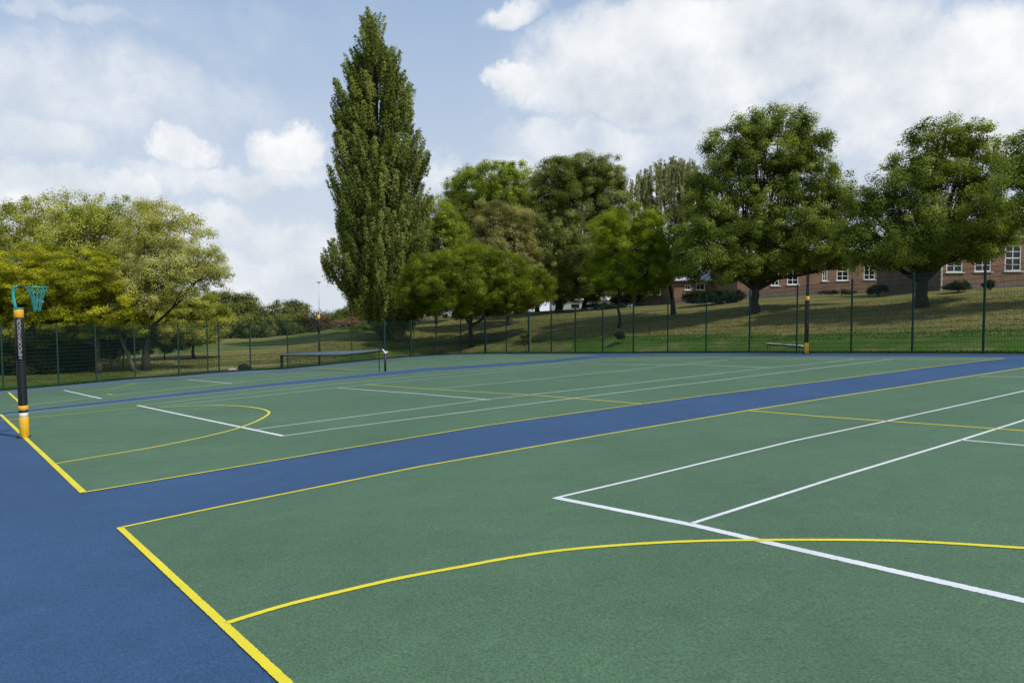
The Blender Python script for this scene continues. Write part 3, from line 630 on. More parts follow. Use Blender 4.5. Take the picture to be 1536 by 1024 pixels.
# --- right trees ----------------------------------------------------------------------------
make_tree('broadleaf_tree', 1132, 56, [(1130,195,34,26),(1170,190,42,26),(1212,205,34,28),(1100,225,38,32),(1150,235,60,40),(1075,265,34,32),(1200,260,46,40),(1235,285,36,40),(1120,290,70,45),
   (1065,315,38,38),(1180,320,70,45),(1245,325,32,42),(1050,360,34,34),(1110,362,60,40),(1200,355,64,36),(1254,366,28,28),(1278,392,24,12),(1075,398,48,26),(1140,396,48,18),(1210,388,46,16),(1035,390,24,24)],
  'dark', 'largest dark broadleaf tree with bushy crown before the brick building', G_W, trunk_r=.35, per=112, size=.16, clump=.66, dens=.84, inner=.3, fork=.08, twigs=160, up=.6)
make_tree('broadleaf_tree', 1381, 50, [(1420,205,46,28),(1465,212,30,28),(1380,240,42,34),(1440,250,60,40),(1340,290,36,30),(1400,290,60,40),(1480,280,34,40),(1298,312,28,28),(1284,345,26,40),
   (1345,330,50,38),(1420,330,70,36),(1490,325,44,32),(1312,358,38,28),(1370,368,58,26),(1440,362,48,20),(1325,384,42,18),(1500,352,34,16),(1365,392,30,14),(1450,380,44,9)],
  'dark', 'dark broadleaf tree with thick twisting trunk in front of building doorway', G_W, trunk_r=.38, per=98, size=.15, clump=.62, dens=.78, inner=.3, fork=.05, twigs=200, up=.6, lean=.06)
make_tree('broadleaf_tree', 1610, 47, [(1530,245,30,34),(1560,220,40,34),(1535,290,36,40),(1600,260,60,60),(1575,305,55,36),(1660,330,60,60)],
  'dark', 'green tree leaning into the view at the far right edge', G_W, trunk_r=.34, per=90, size=.15, clump=.62, dens=.75, inner=.3, fork=.1, twigs=120)
G_S = 'shrubs on the bank'
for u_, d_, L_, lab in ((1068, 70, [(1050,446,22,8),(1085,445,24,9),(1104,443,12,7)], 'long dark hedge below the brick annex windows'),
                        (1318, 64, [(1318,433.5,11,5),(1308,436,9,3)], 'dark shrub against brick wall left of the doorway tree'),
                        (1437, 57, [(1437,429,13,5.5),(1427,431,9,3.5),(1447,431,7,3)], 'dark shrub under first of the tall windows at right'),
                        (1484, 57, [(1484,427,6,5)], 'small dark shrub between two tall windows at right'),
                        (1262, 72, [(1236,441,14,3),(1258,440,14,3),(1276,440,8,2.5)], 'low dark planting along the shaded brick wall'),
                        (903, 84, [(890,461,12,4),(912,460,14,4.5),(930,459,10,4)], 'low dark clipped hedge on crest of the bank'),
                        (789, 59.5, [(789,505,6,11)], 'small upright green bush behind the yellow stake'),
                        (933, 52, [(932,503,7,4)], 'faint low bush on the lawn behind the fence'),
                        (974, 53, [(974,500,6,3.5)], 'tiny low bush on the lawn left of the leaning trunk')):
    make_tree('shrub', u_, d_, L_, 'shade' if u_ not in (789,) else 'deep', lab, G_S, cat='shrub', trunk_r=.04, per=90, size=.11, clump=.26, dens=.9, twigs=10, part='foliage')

# ------------------------------------------------------------------ buildings
m, nt, b = mat('brown_brick'); v = objcoord(nt)
M_BRICK = m; tcn = N(nt, 'ShaderNodeTexBrick'); tcn.inputs['Scale'].default_value = 1.0
tcn.inputs['Brick Width'].default_value = .225; tcn.inputs['Row Height'].default_value = .075; tcn.inputs['Mortar Size'].default_value = .009
tcn.inputs['Color1'].default_value = (.25, .13, .075, 1); tcn.inputs['Color2'].default_value = (.18, .09, .054, 1); tcn.inputs['Mortar'].default_value = (.20, .16, .125, 1)
rot = N(nt, 'ShaderNodeCombineXYZ'); sx = N(nt, 'ShaderNodeSeparateXYZ'); nt.links.new(v, sx.inputs[0]); nt.links.new(sx.outputs['X'], rot.inputs['X']); nt.links.new(sx.outputs['Z'], rot.inputs['Y'])
nt.links.new(rot.outputs[0], tcn.inputs['Vector']); L = noise(nt, v, .8, 5)
nt.links.new(mixc(nt, 1.0, tcn.outputs['Color'], ramp(nt, L, [(.3, (.78,)*3), (.7, (1.15,)*3)]), 'MULTIPLY'), b.inputs['Base Color']); b.inputs['Roughness'].default_value = .9
M_SLATE = simple('grey_slate', (.09, .09, .10), .7, 0, .25, 3)
M_ROOFL = simple('pale_metal_roof', (.50, .53, .57), .45, 0, .08, 2)
M_STONE = simple('plinth_stone', (.16, .13, .11), .9, 0, .25, 4)
M_FRAME = simple('white_window_paint', (.72, .72, .69), .5, 0, .06)
m, nt, b = mat('window_glass'); M_GLASS = m; b.inputs['Base Color'].default_value = (.012, .015, .018, 1); b.inputs['Roughness'].default_value = .08
gn = noise(nt, objcoord(nt), 2.2, 2); bump(nt, b, gn, .15, .02)
M_DOOR = simple('dark_doorway', (.03, .022, .018), .7)
M_DOORG = simple('grey_door_paint', (.16, .18, .20), .6)

def wall_frame(u0, u1, dep, zb_px):
    """local frame of a facade facing the camera: X along the wall, Y into it"""
    p0 = CAM + raydir(u0, zb_px)*dep; p1 = CAM + raydir(u1, zb_px)*dep
    rz = math.atan2(p1[1]-p0[1], p1[0]-p0[0]); return p0, math.hypot(p1[0]-p0[0], p1[1]-p0[1]), rz
def facade(root, W, H, D, openings, z0=-1.2, mat_=None):
    """brick box with real recessed openings in the front face (y=0)"""
    b = MB(); xs = sorted({0.0, W, *[o[0] for o in openings], *[o[1] for o in openings]}); zs = sorted({z0, H, *[o[2] for o in openings], *[o[3] for o in openings]})
    for i in range(len(xs)-1):
        for j in range(len(zs)-1):
            xm, zm = (xs[i]+xs[i+1])/2, (zs[j]+zs[j+1])/2
            if any(o[0] < xm < o[1] and o[2] < zm < o[3] for o in openings): continue
            b.quad((xs[i], 0, zs[j]), (xs[i+1], 0, zs[j]), (xs[i+1], 0, zs[j+1]), (xs[i], 0, zs[j+1]))
    for x0, x1, a_, c_ in openings:
        t = .16
        b.quad((x0,0,a_),(x0,t,a_),(x0,t,c_),(x0,0,c_)); b.quad((x1,0,a_),(x1,0,c_),(x1,t,c_),(x1,t,a_)); b.quad((x0,0,c_),(x0,t,c_),(x1,t,c_),(x1,0,c_)); b.quad((x0,0,a_),(x1,0,a_),(x1,t,a_),(x0,t,a_))
        b.quad((x0,t,a_),(x1,t,a_),(x1,t,c_),(x0,t,c_))
    b.quad((0,0,z0),(0,0,H),(0,D,H),(0,D,z0)); b.quad((W,0,z0),(W,D,z0),(W,D,H),(W,0,H)); b.quad((0,D,z0),(0,D,H),(W,D,H),(W,D,z0)); b.quad((0,0,H),(W,0,H),(W,D,H),(0,D,H))
    return b.build('wall', mat_ or M_BRICK, root)
def window(root, x0, x1, a_, c_, nx=2, nz=4):
    b = MB(); w = x1-x0; h = c_-a_; t = .09; y = .085
    for cx_, cz_, sx_, sz_ in ((x0+t/2, (a_+c_)/2, t, h), (x1-t/2, (a_+c_)/2, t, h), ((x0+x1)/2, a_+t/2, w-2*t, t), ((x0+x1)/2, c_-t/2, w-2*t, t)):
        b.box((cx_, y, cz_), (sx_, .1, sz_))
    for i in range(1, nx): b.box((x0+w*i/nx, y+.004, (a_+c_)/2), (.05, .06, h-2*t))
    for j in range(1, nz): b.box(((x0+x1)/2, y+.01, a_+h*j/nz), (w-2*t, .05, .045 if j != nz//2 else .08))
    o = b.build('window', M_FRAME, root)
    g = MB(); g.box(((x0+x1)/2, y+.045, (a_+c_)/2), (w-.06, .02, h-.06)); g.build('pane', M_GLASS, o)
    s = MB(); s.box(((x0+x1)/2, -.035, a_-.035), (w+.22, .12, .07)); s.build('sill', M_FRAME, o)
def px_local(p0, rz, dep):
    def f(u, v):
        p = CAM + raydir(u, v)*dep - p0; return p[0]*math.cos(rz) + p[1]*math.sin(rz), p[2]
    return f
# right wing
dep = 52.5; p0, W, rz = wall_frame(1408, 1700, dep, 433); root = empty('school_building', tuple(p0), rz)
tag(root, 'brown brick single storey wing with tall white windows at far right', 'building', 'brick school wings behind the trees')
pf = px_local(p0, rz, dep); H = pf(1450, 352)[1]; wins = []
for uc, vb in ((1431, 408.5), (1473.5, 407.5), (1518.5, 406.5), (1562, 406), (1606, 405), (1650, 405)):
    x0, zb = pf(uc-12.5, vb); x1, _ = pf(uc+12.5, vb); zt = zb + 1.92; wins.append((x0, x1, zb, zt))
ex0, eb = pf(1478, 428); ex1, _ = pf(1494, 428)
facade(root, W, H, 9, wins)
for w_ in wins: window(root, *w_)
bm_ = MB(); bm_.box((W/2, -.03, -.35), (W-.02, .055, 1.5)); bm_.build('plinth', M_STONE, root)
bm_ = MB(); bm_.box((W/2, -.05, H-.14), (W+.1, .16, .26)); bm_.build('fascia', M_FRAME, root)
bm_ = MB(); x_, _ = pf(1410.5, 430); bm_.tube([(x_, -.09, -.2), (x_, -.09, H-.3)], .055, 8); bm_.build('drainpipe', M_FRAME, root)
bm_ = MB(); n0 = (-.25, -.4, H+.02); bm_.poly([(-.3,-.4,H+.03),(W+.3,-.4,H+.03),(W-3,4.5,H+1.7),(3,4.5,H+1.7)]); bm_.poly([(W+.3,-.4,H+.03),(W+.3,9.4,H+.03),(W-3,4.5,H+1.7)]); bm_.poly([(W+.3,9.4,H+.03),(-.3,9.4,H+.03),(3,4.5,H+1.7),(W-3,4.5,H+1.7)]); bm_.poly([(-.3,9.4,H+.03),(-.3,-.4,H+.03),(3,4.5,H+1.7)]); bm_.poly([(-.3,-.4,H+.03),(-.3,9.4,H+.03),(W+.3,9.4,H+.03),(W+.3,-.4,H+.03)])
bm_.build('roof', M_SLATE, root)
# middle wing, set back
dep = 72; p0, W, rz = wall_frame(1106, 1404, dep, 441); root = empty('school_building', tuple(p0), rz)
tag(root, 'shaded brown brick wing set back behind the two big trees', 'building', 'brick school wings behind the trees')
pf = px_local(p0, rz, dep); H = pf(1265, 381)[1]; wins = []
for uc, vb, hw in ((1162.5, 428.5, 6), (1189, 427, 8.5), (1237, 421.5, 4), (1263.5, 421, 9), (1303.5, 419.5, 8.5), (1222, 424, 0), (1345, 418, 0)):
    if not hw: continue
    x0, zb = pf(uc-hw, vb); x1, _ = pf(uc+hw, vb); wins.append((x0, x1, zb, zb+1.9))
dx0, dz = pf(1389, 436); dx1, _ = pf(1402, 436); gx0, _ = pf(1327, 424); gx1, gz = pf(1337, 424)
doors = [(dx0, dx1, -.6, 2.4), (gx0, gx1, .1, 2.15)]
facade(root, W, H, 10, wins + doors)
for w_ in wins: window(root, *w_)
for (x0, x1, a_, c_), mm in zip(doors, (M_DOOR, M_DOORG)):
    bm_ = MB(); bm_.box(((x0+x1)/2, .12, (a_+c_)/2), (x1-x0-.04, .05, c_-a_-.04)); bm_.box(((x0+x1)/2, .09, a_+(c_-a_)*.72), (x1-x0-.3, .03, .06)); dd_ = bm_.build('door', mm, root)
    bm_ = MB(); bm_.box((x1-.2, .07, (a_+c_)/2-.1), (.04, .05, .2)); bm_.build('handle', M_FRAME, dd_)
bm_ = MB(); bm_.box((W/2-2, -.03, -.35), (W-5, .055, 1.1)); bm_.build('plinth', M_STONE, root)
bm_ = MB(); bm_.box((W/2, -.05, H-.16), (W+.1, .16, .3)); bm_.build('fascia', M_FRAME, root)
for uu_ in (1212, 1378):
    bm_ = MB(); x_, _ = pf(uu_, 430); bm_.tube([(x_, -.09, -.2), (x_, -.09, H-.35)], .055, 8); bm_.build('drainpipe', M_BLK, root)
bm_ = MB(); bm_.box((W/2, 5, H+.12), (W+.5, 10.5, .2)); bm_.build('roof', M_SLATE, root)
# brick annex with a pale roof behind the leaning trunk
dep = 80; p0, W, rz = wall_frame(1011, 1102, dep, 456); root = empty('school_building', tuple(p0), rz)
tag(root, 'low brick annex with small windows and pale roof right of the leaning trunk', 'building', 'brick school wings behind the trees')
pf = px_local(p0, rz, dep); H = pf(1040, 421)[1]; wins = []
for ua, ub, va, vb in ((1027, 1035.5, 427, 435), (1043.5, 1057, 424.5, 435)):
    x0, zb = pf(ua, vb); x1, zt = pf(ub, va); wins.append((x0, x1, zb, zt))
facade(root, W, H, 7, wins)
for w_ in wins: window(root, *w_, 2, 1)
bm_ = MB(); bm_.poly([(-.3,-.4,H),(W+.3,-.4,H),(W+.3,3.5,H+1.5),(-.3,3.5,H+1.5)]); bm_.poly([(W+.3,7.4,H),(-.3,7.4,H),(-.3,3.5,H+1.5),(W+.3,3.5,H+1.5)]); bm_.poly([(-.3,-.4,H),(-.3,3.5,H+1.5),(-.3,7.4,H)]); bm_.poly([(W+.3,-.4,H),(W+.3,7.4,H),(W+.3,3.5,H+1.5)]); bm_.build('roof', M_ROOFL, root)
# low garden wall left of the annex
p0, W, rz = wall_frame(962, 1010, 86, 457); root = empty('garden_wall', tuple(p0), rz); tag(root, 'low brick wall with pale coping left of the brick annex', 'wall')
bm_ = MB(); bm_.box((W/2, .2, .1), (W, .3, 1.9)); bm_.build('brickwork', M_BRICK, root); bm_ = MB(); bm_.box((W/2, .2, 1.1), (W+.1, .4, .1)); bm_.build('coping', M_STONE, root)
# pale roofed halls over the crest
M_PALE = simple('pale_cladding', (.36, .38, .40), .7, 0, .15, 1)
for ua, ub, dep, vb, vt, lab in ((828, 968, 118, 466, 441, 'long pale hall over the crest seen between the trunks'),
                                 (728, 790, 126, 472, 452, 'small grey roofed hall behind the left centre trunks')):
    p0, W, rz = wall_frame(ua, ub, dep, vb); root = empty('hall_building', tuple(p0), rz); tag(root, lab, 'building'); pf = px_local(p0, rz, dep); H = pf(ua, vt)[1]
    facade(root, W, H*.62, 8, [], -2.5, M_PALE)
    bm_ = MB(); h0 = H*.62; bm_.poly([(-.3,-.3,h0),(W+.3,-.3,h0),(W+.3,4,H+.6),(-.3,4,H+.6)]); bm_.poly([(W+.3,8.3,h0),(-.3,8.3,h0),(-.3,4,H+.6),(W+.3,4,H+.6)]); bm_.poly([(-.3,-.3,h0),(-.3,4,H+.6),(-.3,8.3,h0)]); bm_.poly([(W+.3,-.3,h0),(W+.3,8.3,h0),(W+.3,4,H+.6)]); bm_.build('roof', M_ROOFL, root)
    for k in range(6):
        x_ = W*(k+.5)/6; bm_ = MB(); bm_.box((x_, -.02, h0*.45), (W/12, .06, h0*.35)); bm_.build('window', M_GLASS, root)
# brick cottages glimpsed below the low tree
for ua, ub, dep, vb, vt, lab, wc in ((612, 623, 120, 480, 462, 'tiny orange brick gable glimpsed left of the white one', (.42, .22, .13)),
                                  (640, 668, 128, 478, 468, 'tiny cottage with white bargeboards under the low tree', (.5, .34, .26)),
                                  (678, 694, 124, 477, 466, 'tiny orange brick cottage left of the forked trunk', (.42, .22, .12))):
    p0, W, rz = wall_frame(ua, ub, dep, vb); root = empty('cottage', tuple(p0), rz); tag(root, lab, 'house', 'cottages glimpsed over the crest'); pf = px_local(p0, rz, dep); H = pf(ua, vt)[1]
    mw = simple('cottage_render', wc, .8); h0 = H*.55
    bm_ = MB(); bm_.box((W/2, 2.5, h0/2-1), (W, 5, h0+2)); bm_.poly([(0,0,h0),(W,0,h0),(W/2,0,H)]); bm_.build('wall', mw, root)
    bm_ = MB(); bm_.box((W/4, 2.5, (h0+H)/2+.05), (math.hypot(W/2, H-h0)+.3, 5.4, .18), Matrix.Rotation(-math.atan2(H-h0, W/2), 3, 'Y')); bm_.box((W*3/4, 2.5, (h0+H)/2+.05), (math.hypot(W/2, H-h0)+.3, 5.4, .18), Matrix.Rotation(math.atan2(H-h0, W/2), 3, 'Y')); bm_.build('roof', M_ROOFL if ua == 640 else M_SLATE, root)
    bm_ = MB(); bm_.box((W*.5, -.03, h0*.5), (W*.25, .06, h0*.35)); bm_.build('window', M_FRAME, root)

# ------------------------------------------------------------------ fences
def edge_at(u): return float(np.interp(u, [e[0] for e in EDGE_PX], [e[1] for e in EDGE_PX]))
FH = 3.35
def panel(a_, b_, root, o0):
    """one bay of twin wire mesh"""
    mb = MB(); a_ = np.array(a_); b_ = np.array(b_); L = math.hypot(*(b_-a_)[:2]); dv = (b_-a_)/L; nn = np.array([-dv[1], dv[0], 0]); n = max(2, int(L/.05)); r = .0052
    V_ = []; F_ = []
    for i in range(1, n):
        p = a_ + (b_-a_)*i/n
        for k in range(3):
            t = 2*math.pi*k/3; o = (dv*math.cos(t) + nn*math.sin(t))*r; V_.append(p+o+np.array([0,0,.03])); V_.append(p+o+np.array([0,0,FH-.03]))
        q = len(V_)-6; F_ += [(q, q+2, q+3, q+1), (q+2, q+4, q+5, q+3), (q+4, q, q+1, q+5)]
    for j in range(17):
        z = .05 + j*(FH-.1)/16
        for s_ in (-1, 1):
            q = len(V_); off = nn*.007*s_
            for pp in (a_, b_):
                for k in range(3):
                    t = 2*math.pi*k/3; V_.append(pp + off + np.array([0,0,z]) + (nn*math.cos(t) + np.array([0,0,1])*math.sin(t))*.0075)
            F_ += [(q, q+1, q+4, q+3), (q+1, q+2, q+5, q+4), (q+2, q, q+3, q+5)]
    mb.v = [tuple(np.array(x)-o0) for x in V_]; mb.f = F_; mb.build('mesh_panel', M_WIRE, root)
def fence(name, posts, label):
    """posts: (x, y, radius)"""
    o0 = np.array(PZ(posts[0][0], posts[0][1])); root = empty(name, tuple(o0)); tag(root, label, 'fence'); P = []
    for x, y, r in posts:
        z = plane(x, y); p = np.array([x, y, z]); P.append(p); q = p-o0; mb = MB()
        mb.box((q[0], q[1], q[2]+FH/2), (r*2, r*2, FH+.02)); mb.box((q[0], q[1], q[2]+FH+.022), (r*2+.012, r*2+.012, .02)); mb.box((q[0], q[1], q[2]+.012), (r*2+.1, r*2+.1, .016))
        mb.build('post', M_POSTG, root)
    for i in range(len(P)-1): panel(P[i]+np.array([0,0,0]), P[i+1], root, o0)
    return root
def inset(u, k=.12):
    x, y = onplane(u, edge_at(u)); c = np.array([x, y]); d = _C2 - c; d /= np.linalg.norm(d); return c + d*k
side = [(*inset(u), r) for u, r in ((5,.035),(88,.035),(145,.03),(203,.035),(268.5,.035),(312,.035),(329,.035),(376,.04),(432,.035),(480,.04),(528,.03),(577,.06),(617,.07))]
pre = [(side[0][0]+2.6*k_+.0, side[0][1]-2.75*k_, .035) for k_ in ()]
side = [(-36.6, -4.9, .035), (-36.7, -2.1, .035)] + side
sf = fence('wire_fence', side, 'green wire mesh fence along the left side of the courts')
endp = [(*inset(u), r) for u, r in ((617,.03),(654.5,.045),(691,.03),(728,.075),(759.5,.035),(793,.05),(827,.035),(863,.04),(904,.035),(950,.035),(1001.5,.03),(1059,.032),(1124,.035),(1194.8,.03),(1209,.03),(1276.5,.035),(1368,.035),(1474.5,.035))]
endp[0] = (endp[0][0]+.25, endp[0][1]+.12, .03)
e1 = endp[-1]
endp += [(.3, 29.0-.05, .035), (3.1, 28.75, .035), (6.0, 28.4, .035)]
ef = fence('wire_fence', endp, 'green wire mesh fence across the far end below the grass bank')

# ------------------------------------------------------------------ netball post (left)
def netball_post(u, v, label, full=True, zsc=1.0, lean=0.0):
    x, y = onplane(u, v); base = np.array(PZ(x, y, .004)); root = empty('netball_post', tuple(base)); tag(root, label, 'netball post', 'netball posts by the courts')
    root.rotation_euler = (0, 0, math.atan2(CR[1], CR[0]))   # local X runs to the right of the photograph
    return root, base
dp1 = depth(PZ(*onplane(37, 656)))
k1 = dp1/F
root, base = netball_post(37, 656, 'netball post in black and yellow padding with teal ring on left court')
def Z1(v): return (656-v)*k1
rp = 6.3*k1
mb = MB(); mb.tube([(-.085, .03, 0), (-.085, .03, Z1(461))], .03, 12); mb.box((-.04, .03, .012), (.2, .16, .02)); mb.build('pole', M_POSTG, root, True)
def pad(z0, z1, r, m_, nm, ribs=0):
    prof = [(r*.9, z0), (r, z0+.012)]
    if ribs:
        h = (z1-z0-.024)/ribs
        for i in range(ribs):
            a_ = z0+.012+i*h; prof += [(r*1.0, a_+h*.15), (r*1.03, a_+h*.5), (r*1.0, a_+h*.85), (r*.955, a_+h)]
    prof += [(r, z1-.012), (r*.9, z1)]
    mb = MB(); mb.lathe(prof, 32); return mb.build(nm, m_, root, True)
pad(.01, Z1(625), rp*1.0, M_PADY, 'base_pad')
pad(Z1(625)+.002, Z1(618.7), rp*.93, M_PADW, 'white_band')
pad(Z1(618.5), Z1(615.2), rp*.95, M_PADK, 'black_band')
pad(Z1(615), Z1(608), rp*1.03, M_PADY, 'yellow_band')
pad(Z1(607.8), Z1(540), rp*.92, M_PADK, 'ribbed_pad', 17)
pk_ = pad(Z1(539.8), Z1(477.2), rp*.96, M_PADK, 'black_pad')
pad(Z1(477), Z1(464), rp*1.0, M_PADY, 'top_pad')
mb = MB(); mb.lathe([(rp*1.12, Z1(463.6)), (rp*1.12, Z1(461.8))], 24); mb.build('collar', M_TEAL, root)
X = lambda u_: (u_-29)*k1     # lateral offset of things at the post's top, measured where the axis passes
arm = [(-.055, 0, Z1(462)), (-.085, 0, Z1(450)), (-.092, 0, Z1(442)), (-.075, 0, Z1(435)), (-.035, 0, Z1(431.2)), (.0, 0, Z1(430.3))]
mb = MB(); mb.tube([tuple(p) for p in subdiv(arm, 4)], .027, 12); mb.build('bracket', M_TEAL, root, True)
mb = MB(); mb.tube([(-.01, 0, Z1(430.4)), (.10, 0, Z1(430.8)), (.20, 0, Z1(431.5))], .011, 8); mb.build('ring_arm', M_BLK, root, True)
rc = (.20+.19, 0, Z1(432)); mb = MB(); mb.tube([(rc[0]+.19*math.cos(t), .19*math.sin(t), rc[2]) for t in np.linspace(0, 2*math.pi, 37)], .010, 8, False); rg = mb.build('ring', M_TEAL, root, True)
mb = MB(); nc = 12; zt, zb = rc[2]-.008, rc[2]-.47
for k in range(nc):
    t0 = 2*math.pi*k/nc
    for sgn in (-1, 1):
        pts = []
        for j in range(9):
            s_ = j/8; r_ = .188*(1-s_)**2.2*.5 + .188*.5*(1-.35*s_) ; tt = t0 + sgn*(.13*(j % 2)) + .0*s_
            pts.append((rc[0] - .02*s_ + r_*math.cos(tt), r_*math.sin(tt), zt + (zb-zt)*s_ + .02*math.sin(k*2.1)*s_))
        mb.tube(pts, .0052, 5, False)
mb.build('net', M_NET, root, True)
# lettering up the pad (white, reading upwards)
cu = bpy.data.curves.new('lettering', 'FONT'); cu.body = 'HIMDORWXOCR'; cu.size = .115; cu.space_character = .93; cu.resolution_u = 3
to = bpy.data.objects.new('lettering', cu); COL.objects.link(to); dg = bpy.context.evaluated_depsgraph_get(); dg.update()
tme = bpy.data.meshes.new_from_object(to.evaluated_get(dg)); bpy.data.objects.remove(to)
import bmesh
bmx = bmesh.new(); bmx.from_mesh(tme); bmesh.ops.triangulate(bmx, faces=bmx.faces[:])
for _ in range(2): bmesh.ops.subdivide_edges(bmx, edges=[e for e in bmx.edges if e.calc_length() > .02], cuts=1); bmesh.ops.triangulate(bmx, faces=bmx.faces[:])
wx = max(v.co.x for v in bmx.verts); hy = max(v.co.y for v in bmx.verts); ZL0, ZL1 = Z1(538), Z1(479); rt = rp*.96+.003
for v_ in bmx.verts:
    s_ = v_.co.x/wx; q = v_.co.y/hy; ang = -math.pi/2 + .52 - (q-.5)*.72    # letters face the camera, right of centre
    v_.co = Vector((rt*math.cos(ang), rt*math.sin(ang), ZL0 + (ZL1-ZL0)*s_))
bmx.to_mesh(tme); bmx.free(); tme.materials.clear(); tme.materials.append(simple('worn_white_print', (.42, .43, .42), .7, 0, .5, 60))
lo = bpy.data.objects.new('lettering', tme); COL.objects.link(lo); lo.parent = pk_
root.rotation_euler = (0, R(-.6), math.atan2(CR[1], CR[0]))

# second padded post by the far fence
x2, y2 = onplane(1209.5, 530.2); x2, y2 = np.array((x2, y2)) + (_C2-np.array((x2, y2)))/np.linalg.norm(_C2-np.array((x2, y2)))*.5
base = PZ(x2, y2, .004); root = empty('netball_post', base); tag(root, 'netball post in black padding with yellow ends by the far fence', 'netball post', 'netball posts by the courts')
k2 = depth(base)/F
mb = MB(); mb.tube([(-.08*CR[0], -.08*CR[1], 0), (-.08*CR[0], -.08*CR[1], 86*k2)], .028, 10); mb.box((0, 0, .012), (.3, .3, .02)); mb.build('pole', M_POSTG, root, True)
pad(.02, 17*k2, 3.1*k2, M_PADY, 'base_pad'); pad(17*k2+.002, 80*k2, 2.9*k2, M_PADK, 'black_pad', 20); pad(80*k2+.002, 86*k2, 3.2*k2, M_PADY, 'top_pad')
# third post seen beyond the tennis net: slim, dark, yellow top
x3, y3 = inset(479, .5); base = PZ(x3, y3, .004); root = empty('netball_post', base); k3 = depth(base)/F
tag(root, 'slim dark netball post with small yellow cap beyond the tennis net', 'netball post', 'netball posts by the courts')
mb = MB(); mb.tube([(0,0,0), (0,0,70*k3)], .05, 10); mb.box((0,0,.012), (.3,.3,.02)); mb.build('pole', M_POSTG, root, True)
pad(50*k3, 70*k3, 2.0*k3, M_PADK, 'black_pad'); pad(70*k3+.002, 76*k3, 2.3*k3, M_PADY, 'top_pad')
# lamp mast in the distance
p = ray(479, 470, 118); z = tz(p[0], p[1]); root = empty('lamp_mast', (p[0], p[1], z)); tag(root, 'thin white lamp mast rising above the distant trees', 'lamp mast')
top = ray(479, 424, 118)[2]-z; mb = MB(); mb.tube([(0,0,0),(0,0,top)], [.10,.06], 10); mb.build('pole', simple('galvanised_steel', (.50,.52,.54), .5), root, True)
mb = MB(); mb.box((0,0,top+.08), (.55,.4,.12), Matrix.Rotation(math.atan2(CR[1],CR[0]),3,'Z')); mb.build('lamp_head', M_BLK, root)

# ------------------------------------------------------------------ tennis net
pL = np.array(PZ(*onplane(423, 553.5))); pR = np.array(PZ(*onplane(569, 557))); pE = np.array(PZ(*onplane(578, 557.3)))
root = empty('tennis_net', tuple(pL)); tag(root, 'tennis net with pale tape strung between dark posts on the far court', 'tennis net')
kL, kR = depth(pL)/F, depth(pR)/F
mb = MB(); mb.box((0, 0, 10.5*kL), (.16, .16, 21*kL)); mb.build('post', M_BLK, root)
mb = MB(); q = pR-pL; mb.tube([tuple(q), tuple(q+np.array([0,0,32*kR]))], .025, 8); mb.build('post', M_POSTG, root)
mb = MB(); q2 = pE-pL; mb.tube([tuple(q2), tuple(q2+np.array([0,0,27*kR]))], .055, 12); pe = mb.build('post', M_BLK, root, True)
mb = MB(); w_ = q2+np.array([0,0,28.5*kR]); mb.box(tuple(w_), (.11,.11,.10)); mb.tube([tuple(w_), tuple(w_+CR*.14+np.array([0,0,.02]))], .04, 8); mb.tube([tuple(w_), tuple(w_-CR*.13+np.array([0,0,.16]))], .03, 8); mb.build('winder', M_WHITE, pe)
# the head tape: deep and sagging in the middle, seen pale above a dark cord
tp = []
for i in range(25):
    s_ = i/24; uu = 422 + (570-422)*s_
    lo_ = np.interp(uu, [422, 512, 540, 570], [532.4, 531.8, 529.3, 525.6]); hi_ = np.interp(uu, [422, 455, 490, 520, 570], [531.0, 528.6, 526.6, 526.0, 524.4])
    g = pL*(1-s_) + pR*s_
    # where the photo column crosses the net line
    A = pL[:2]; Bv = (pR-pL)[:2]; rd = raydir(uu, 530)[:2]; det = rd[0]*(-Bv[1]) - rd[1]*(-Bv[0]); rhs = A-CAM[:2]; t_ = (rhs[0]*(-Bv[1]) - rhs[1]*(-Bv[0]))/det
    xy = CAM[:2] + rd*t_; zl = CAM[2] + raydir(uu, lo_)[2]*t_; zh = CAM[2] + raydir(uu, hi_)[2]*t_; tp.append((xy[0], xy[1], zl, zh))
mb = MB(); mc = MB(); mn = MB(); nv = np.array([-Bv[1], Bv[0], 0]); nv /= np.linalg.norm(nv)
for i in range(24):
    a_, c_ = tp[i], tp[i+1]
    def P3(t_, z_, s_): return tuple(np.array([t_[0], t_[1], z_]) + nv*.03*s_ - pL)
    for s_ in (-1, 1): mb.quad(P3(a_, a_[2], s_), P3(c_, c_[2], s_), P3(c_, c_[3], s_), P3(a_, a_[3], s_))
    mb.quad(P3(a_, a_[3], -1), P3(c_, c_[3], -1), P3(c_, c_[3], 1), P3(a_, a_[3], 1)); mb.quad(P3(a_, a_[2], -1), P3(a_, a_[2], 1), P3(c_, c_[2], 1), P3(c_, c_[2], -1))
    mc.tube([P3(a_, a_[2]-.035, 0), P3(c_, c_[2]-.035, 0)], .035, 6, False)
    for k in range(4):
        x_ = [a_[j]*(1-k/4) + c_[j]*k/4 for j in range(4)]; mn.tube([P3(x_, plane(x_[0], x_[1])+.05, 0), P3(x_, x_[2], 0)], .0022, 3, False)
    for k in range(7):
        f_ = (k+.2)/7; za = plane(a_[0], a_[1])*(1-f_)+a_[2]*f_; zc = plane(c_[0], c_[1])*(1-f_)+c_[2]*f_; mn.tube([P3(a_, za, 0), P3(c_, zc, 0)], .002, 3, False)
mb.build('head_tape', M_TAPE, root); mc.build('net_cord', M_BLK, root); mn.build('netting', M_BLK, root)

